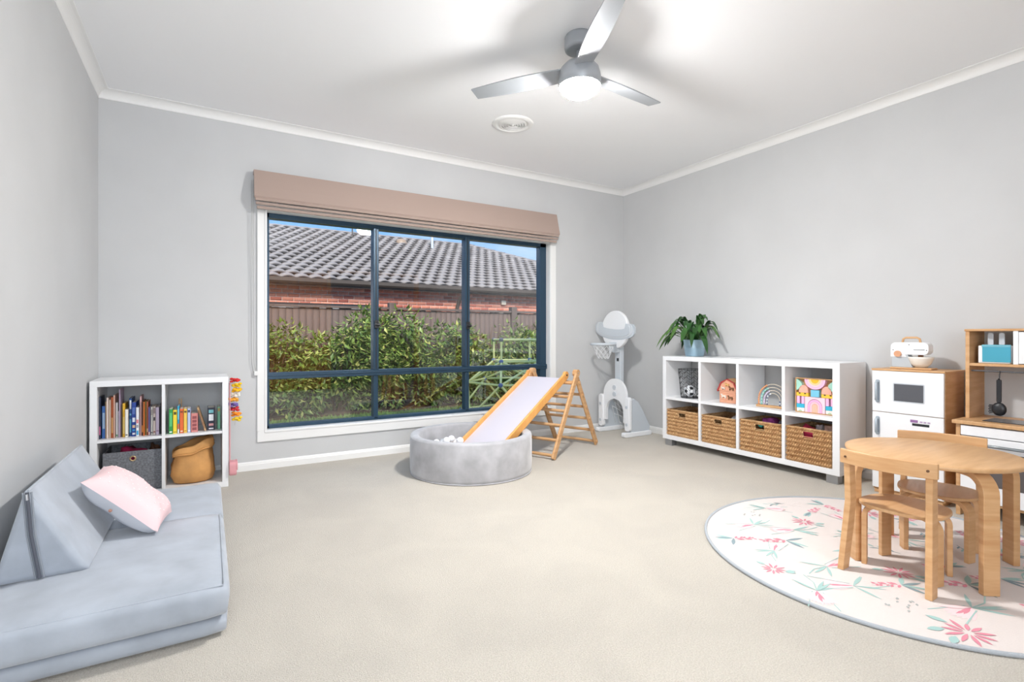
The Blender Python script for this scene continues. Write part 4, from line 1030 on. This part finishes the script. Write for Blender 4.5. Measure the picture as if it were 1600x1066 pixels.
MB().tube([(-.03, .062, .1), (-.045, .062, .1)], .02, 20).build('knob', M('knob_copper', (214, 160, 124), .5), mxr)
MB().lathe([(0, .014), (.03, .014), (.052, .035), (.066, .07), (.068, .082), (.064, .082), (.05, .04), (.028, .02), (0, .02)], 32, c=(0, -.052, 0)).build('bowl', M('bowl_white', (240, 236, 228), .4), mxr)
bx('whisk_block', M('knob_brown', (150, 104, 72), .6), mxr, -.012, .012, -.062, -.04, .07, .097, .001)
bx('slot', STEEL, mxr, -.037, -.033, -.085, -.025, .125, .132, .002)
for y, z in ((.09, .125), (-.095, .125), (0, .16)): MB().tube([(-.033, y, z), (-.0355, y, z)], .003, 8).build('screw', DARK, mxr)

# ------------------------------------------------------------------ play kitchen
kt = thing('play_kitchen', 'birch and white play kitchen with oven and shelf against the wall', 'play kitchen', (3.775, .53, 0))
KW, KD = .725, .39; KZ = .535
for y in (0, KW-.022): bx('side_panel', BIRCH, kt, .012, KD, y, y+.022, 0, KZ, .003)
bx('back_panel', WHITE, kt, KD-.01, KD-.002, .022, KW-.022, .1, KZ, .001)
bx('bottom_panel', BIRCH, kt, .02, KD-.01, .022, KW-.022, .085, .103, .002)
ctop = bx('worktop', BIRCHX, kt, -.012, KD, -.012, KW+.012, KZ, KZ+.022, .004)
bx('hob', M('hob_black', (52, 54, 58), .12), ctop, .06, .24, .30, .62, KZ+.0215, KZ+.026, .002)
dv = bx('drawer_front', WHITE, kt, .0, .016, .026, KW-.026, KZ-.062, KZ-.006, .003)
od = bx('oven_door', WHITE, kt, -.004, .014, .36, KW-.026, .105, KZ-.066, .003); bx('oven_window', M('oven_glass', (96, 92, 92), .1), od, -.006, .0, .40, KW-.11, .2, KZ-.14, .001)
MB().tube([(-.004, .64, KZ-.105), (-.03, .635, KZ-.105), (-.03, .42, KZ-.105), (-.004, .415, KZ-.105)], .0085, 10).build('handle', M('handle_steel', (140, 146, 150), .35, metal=.6), od)
cd = bx('cupboard_door', WHITE, kt, -.004, .014, .026, .355, .105, KZ-.066, .003)
MB().tube([(-.004, .30, KZ-.105), (-.03, .295, KZ-.105), (-.03, .09, KZ-.105), (-.004, .085, KZ-.105)], .0085, 10).build('handle', MATS['handle_steel'], cd)
# hutch
HX = .15; HT = 1.075; HS = .885
for y in (.0, KW-.02): bx('hutch_side', BIRCH, kt, HX, KD-.005, y, y+.02, KZ+.02, HT, .003)
bx('hutch_top', BIRCH, kt, HX-.004, KD, -.004, KW+.004, HT, HT+.014, .003); bx('hutch_shelf', BIRCH, kt, HX, KD-.01, .02, KW-.02, HS-.016, HS, .002)
bx('hutch_divider', WHITE, kt, HX, KD-.02, .49, .512, HS, HT, .002)
mw = bx('microwave_door', WHITE, kt, HX-.004, HX+.012, .06, .488, HS+.004, HT-.006, .003); bx('microwave_window', M('oven_glass2', (128, 110, 104), .15), mw, HX-.006, HX, .12, .42, HS+.05, HT-.05, .001)
MB().tube([(HX+.03, .02, HS-.045), (HX+.03, KW-.02, HS-.045)], .005, 8).build('hook_rail', M('rail_grey', (96, 98, 102), .4, metal=.5), kt)
bR = MB(); a = Vector((KD-.03, .30, HS-.016)); b = Vector((KD-.03, .47, KZ+.022)); beam(a, b, .02, .03, Vector((1, 0, 0))).build('brace', BIRCH, kt, bev=.002)
for y in (.575, .40):
    hk = tag(MB().tube([(3.775+HX+.03-.0055, .53+y, HS-.040), (3.775+HX+.024, .53+y, HS-.052), (3.775+HX+.018, .53+y, HS-.062), (3.775+HX+.018, .53+y, HS-.085), (3.775+HX+.010, .53+y, HS-.095), (3.775+HX+.003, .53+y, HS-.085)], .0028, 6).build('hook', DARK), 'black metal hook on the play kitchen rail%s' % (', with the ladle on it' if y > .5 else ', empty'), 'hook')
ld = thing('toy_ladle', 'black toy spaghetti spoon hanging from the play kitchen rail', 'toy utensil', (3.775+HX+.012, .53+.575, 0))
MB().prism(rrect(-.011, .011, HS-.225, HS-.09, .008), -.005, .005, 'x', smooth=True).build('handle', DARK, ld, bev=.002)
m = MB(); m.ball((0, 0, HS-.262), .034, 16, 10, sc=(.5, 1, 1.15)); m.build('bowl', DARK, ld)
m = MB()
for i in range(7): m.tube([(-.004, .026, HS-.24-i*.007), (-.008, .042+(.003 if i % 2 else 0), HS-.24-i*.008)], .003, 6)
m.build('teeth', DARK, ld)
# caddy with play knives
cy_ = thing('caddy', 'blue and white utensil caddy on the play kitchen shelf', 'caddy', (3.775+HX+.03, .53+.53, HS+.0008))
bx('bin', WHITE, cy_, 0, .12, 0, .145, 0, .105, .006); bx('blue_panel', M('caddy_blue', (70, 164, 190), .5), cy_, -.003, .001, -.002, .125, .008, .104, .003)
bx('rim', M('caddy_rim', (110, 180, 200), .5), cy_, -.005, .004, -.002, .127, .095, .11, .002)
for i, y in enumerate((.05, .1)):
    tag(MB().prism(rrect(-.013, .013, 0, .075, .011), -.003, .003, 'x', smooth=True, mat=Matrix.Translation((3.775+HX+.075, .53+.53+y, HS+.1055))).build('toy_spatula', GREYPL, bev=.001), 'pale grey toy spatula standing in the blue caddy', 'toy utensil', 'spatulas in the caddy')

# ------------------------------------------------------------------ rug with floral print
RC = Vector((2.83, 1.19, 0)); RR = .835
rg = thing('round_rug', 'round white rug with pink and teal floral print and grey edge', 'rug', RC)
RUG = M('rug_cotton', (220, 211, 207), .95, bump=.15, bs=200)
MB().lathe([(0, .009), (RR-.012, .009), (RR-.004, .007), (RR-.004, 0), (0, 0)], 96, smooth=False).build('pile', RUG, rg)
MB().tube([((RR-.004)*math.cos(2*PI*i/96), (RR-.004)*math.sin(2*PI*i/96), .008) for i in range(96)], .008, 8, closed=True).build('edging', M('rug_edge', (176, 182, 188), .9, bump=.4, bs=300), rg)
PR_ = [M('print_rose', (218, 140, 156), .95), M('print_pale_rose', (238, 210, 212), .95), M('print_teal', (164, 196, 192), .95), M('print_slate', (136, 154, 160), .95), M('print_grey', (176, 180, 178), .95)]
rr_ = random.Random(5)
def petal(m, x, y, a, l, w_, mi, n=5):
    global ZP
    ZP = .0094+(ZP-.0094+.00003) % .0015
    ca, sa = math.cos(a), math.sin(a); L = []; R_ = []
    for i in range(n+1):
        t = i/n; w2 = w_*math.sin(PI*min(1, t*.96+.02))
        L.append((x+ca*l*t-sa*w2, y+sa*l*t+ca*w2, ZP)); R_.append((x+ca*l*t+sa*w2, y+sa*l*t-ca*w2, ZP))
    m.add(L+R_[::-1], [tuple(range(2*n+2))], mi)
def stroke(m, pts, w_, mi):
    global ZP
    for a, b in zip(pts[:-1], pts[1:]):
        ZP = .0094+(ZP-.0094+.00003) % .0015
        d = Vector((b[0]-a[0], b[1]-a[1])); n_ = Vector((-d.y, d.x)).normalized()*w_
        m.add([(a[0]-n_.x, a[1]-n_.y, ZP), (b[0]-n_.x, b[1]-n_.y, ZP), (b[0]+n_.x, b[1]+n_.y, ZP), (a[0]+n_.x, a[1]+n_.y, ZP)], [(0, 1, 2, 3)], mi)
ZP = .0094
def motif(cx, cy, kind, a0, s):
    s *= 1.08
    m = MB()
    if kind == 0:       # starburst bloom
        for i in range(11): a = a0+2*PI*i/11; petal(m, cx+.012*s*math.cos(a), cy+.012*s*math.sin(a), a, .055*s*rr_.uniform(.7, 1.1), .006*s, 0)
        for i in range(3): a = a0+rr_.uniform(0, 6.28); petal(m, cx+.055*s*math.cos(a), cy+.055*s*math.sin(a), a+.4, .05*s, .011*s, 2)
    elif kind == 1:     # protea head with long leaves
        for i in range(9): t = (i-4)/4; petal(m, cx, cy, a0+t*.5, .11*s*(1-.15*abs(t)), .010*s, 1)
        for i in range(5): petal(m, cx+.01*i*math.cos(a0), cy+.01*i*math.sin(a0), a0+rr_.uniform(-.25, .25), .05*s, .004*s, 0)
        for i in range(4): a = a0+PI+rr_.uniform(-1.1, 1.1); petal(m, cx, cy, a, .10*s, .006*s, 2)
        stroke(m, [(cx, cy), (cx-.07*s*math.cos(a0), cy-.07*s*math.sin(a0)), (cx-.13*s*math.cos(a0+.2), cy-.13*s*math.sin(a0+.2))], .0022*s, 2)
        for sgn in (-1, 1): stroke(m, [(cx+.02*math.cos(a0+sgn*1.2), cy+.02*math.sin(a0+sgn*1.2)), (cx+.14*s*math.cos(a0+sgn*.35), cy+.14*s*math.sin(a0+sgn*.35))], .002*s, 2)
    elif kind == 2:     # scattered seeds
        for i in range(11): petal(m, cx+rr_.uniform(-.055, .055)*s, cy+rr_.uniform(-.03, .03)*s, a0+rr_.uniform(-.4, .4), .016*s, .004*s, 4)
    elif kind == 3:     # banksia spike with dark leaves
        for i in range(16): t = i/15; petal(m, cx+.10*s*t*math.cos(a0), cy+.10*s*t*math.sin(a0), a0+(.9 if i % 2 else -.9), .03*s*(1-.4*t), .006*s, 0 if i % 3 else 1)
        for i in range(4): a = a0+PI+rr_.uniform(-1.2, 1.2); petal(m, cx, cy, a, .085*s, .009*s, 3 if i % 2 else 2)
    else:               # sprig
        stroke(m, [(cx, cy), (cx+.05*s*math.cos(a0), cy+.05*s*math.sin(a0)), (cx+.1*s*math.cos(a0+.15), cy+.1*s*math.sin(a0+.15))], .0018*s, 3)
        for i in range(5): t = .2+.18*i; petal(m, cx+.1*s*t*math.cos(a0), cy+.1*s*t*math.sin(a0), a0+(.6 if i % 2 else -.6), .04*s, .005*s, 2 if i % 3 else 3)
    m.build('printed_flower', PR_, rg, fix=False)['kind'] = 'stuff'
placed = []
spots = [(2.30, 1.10, 1, 2.4, 1.1), (2.16, 1.36, 0, .3, .8), (2.52, 1.52, 3, 2.6, 1.15), (2.22, 1.62, 1, .6, .9), (2.58, 1.74, 1, 2.9, 1.0), (2.38, 1.86, 3, 2.2, .9), (2.86, 1.62, 0, 1, .9), (2.72, 1.84, 2, .3, 1), (2.48, 1.0, 3, 2.5, 1.0), (2.30, .92, 2, .5, 1.1), (2.28, .72, 0, .4, 1.15), (2.50, .78, 1, 3.0, 1.15), (2.60, 1.06, 0, .2, .9), (2.36, .54, 1, 2.0, 1.1), (2.72, .86, 3, 2.4, 1.2)]
for x, y, kd, a, s in spots:
    lx, ly = x-RC.x, y-RC.y
    if math.hypot(lx, ly) < RR-.09: motif(lx, ly, kd, a, s); placed.append((lx, ly))
tries = 0
while len(placed) < 58 and tries < 4000:
    tries += 1; r = (RR-.12)*math.sqrt(rr_.random()); a = rr_.uniform(0, 2*PI); x, y = r*math.cos(a), r*math.sin(a)
    if min(math.hypot(x-p[0], y-p[1]) for p in placed) < .165: continue
    motif(x, y, rr_.choice((0, 1, 2, 3, 4, 1, 3)), rr_.uniform(0, 6.28), rr_.uniform(.85, 1.1)); placed.append((x, y))

# ------------------------------------------------------------------ children's table and chairs
ZR = .0095
tb = thing('kids_table', 'round birch children table with four bentwood legs on the rug', 'table', (2.87, 1.045, ZR))
TZ = .505
MB().lathe([(0, TZ), (.322, TZ), (.33, TZ-.004), (.332, TZ-.011), (.328, TZ-.019), (.318, TZ-.022), (0, TZ-.022)], 64).build('table_top', BIRCHX, tb)
def bent_leg(foot, inward, h, w_, th, reach, r=.06):
    # flat laminated strip: vertical from the floor, curving inwards under the top
    f = Vector(foot); d = Vector(inward).normalized(); s = Vector((-d.y, d.x, 0))
    path = [f, f+Vector((0, 0, h-r))]
    path += [f+d*(r*(1-math.cos(PI/2*i/7)))+Vector((0, 0, h-r+r*math.sin(PI/2*i/7))) for i in range(1, 8)]
    path.append(f+d*reach+Vector((0, 0, h)))
    m = MB(); vs = []; fs = []
    for i, p in enumerate(path):
        a = path[max(0, i-1)]; b = path[min(len(path)-1, i+1)]; t_ = (b-a).normalized(); n_ = t_.cross(s).normalized()
        vs += [p+s*w_/2-n_*th/2, p-s*w_/2-n_*th/2, p-s*w_/2+n_*th/2, p+s*w_/2+n_*th/2]
    for i in range(len(path)-1):
        for j in range(4): a = i*4+j; b = i*4+(j+1) % 4; fs.append((a, b, b+4, a+4))
    k2 = (len(path)-1)*4; fs += [(3, 2, 1, 0), (k2, k2+1, k2+2, k2+3)]
    m.add(vs, fs); return m
for fx, fy in ((-.185, -.262), (.274, -.204), (.179, .254), (-.275, .19)):
    v = Vector((fx, fy, 0)); bent_leg(v*1.0, -v, TZ-.036, .062, .028, .15, .075).build('leg', BIRCH, tb, bev=.003)
def chair(loc, rz, label):
    t = thing('kids_chair', label, 'chair', loc, rz)
    # +x is the facing direction; posts at x=0
    for s in (-1, 1):
        pp = [(-.03, s*.16, 0), (.0, s*.152, .2), (.012, s*.148, .30), (.004, s*.15, .48)]
        m = MB(); vs = []; fs = []
        wv = (.054, .06, .056, .05)
        for (p, w_) in zip(pp, wv):
            vs += [(p[0]-w_/2, p[1]-.0125, p[2]), (p[0]+w_/2, p[1]-.0125, p[2]), (p[0]+w_/2, p[1]+.0125, p[2]), (p[0]-w_/2, p[1]+.0125, p[2])]
        for i in range(3):
            for j in range(4): a = i*4+j; b = i*4+(j+1) % 4; fs.append((a, b, b+4, a+4))
        fs += [(3, 2, 1, 0), (12, 13, 14, 15)]
        m.add(vs, fs); m.build('post', BIRCH, t, bev=.003)
    for s in (-1, 1):
        bent_leg((.115, s*.135, 0), (.3, -s, 0), .268, .045, .02, .10, .05).build('rear_leg', BIRCH, t, bev=.002)
        bent_leg((.285, s*.12, 0), (-.5, -s, 0), .268, .05, .02, .10, .05).build('front_leg', BIRCH, t, bev=.002)
    # seat: rounded shield
    pts = []
    for i in range(40):
        a = 2*PI*i/40; ca, sa = math.cos(a), math.sin(a); e = 1/(abs(ca)**2.6+abs(sa)**2.6)**(1/2.6)
        pts.append((.175+.150*e*ca, .158*e*sa*(1-.06*ca)))
    MB().prism(pts, .276, .291, 'z', smooth=True).build('seat', BIRCHX, t, bev=.004)
    # curved backrest
    m = MB(); n = 16; vs = []; fs = []
    for i in range(n+1):
        u = i/n*2-1; y = u*.178; x = -.012-.035*(1-u*u)
        nx, ny = 1, -2*u*.035/.178*-1; L = math.hypot(nx, ny); nx, ny = nx/L, -ny/L*-1
        for dx, z in ((-.009, .468), (.009, .468), (.009, .531), (-.009, .531)): vs.append((x+dx-.012*0, y, z))
    for i in range(n):
        for j in range(4): a = i*4+j; b = i*4+(j+1) % 4; fs.append((a, b, b+4, a+4))
    fs += [(3, 2, 1, 0), (n*4, n*4+1, n*4+2, n*4+3)]
    m.add(vs, fs); m.build('backrest', BIRCH, t, bev=.004)
    for s in (-1, 1): MB().tube([(-.035, s*.15, .50), (-.027, s*.15, .50)], .005, 10).build('screw', M('screw_brown', (96, 66, 44), .5), t)
    return t
chair((2.475, 1.05, ZR), math.radians(2), 'birch children chair with backrest turned to the carpet, in front of the table')
chair((3.235, 1.135, ZR), math.radians(196), 'birch children chair between the round table and the play kitchen')
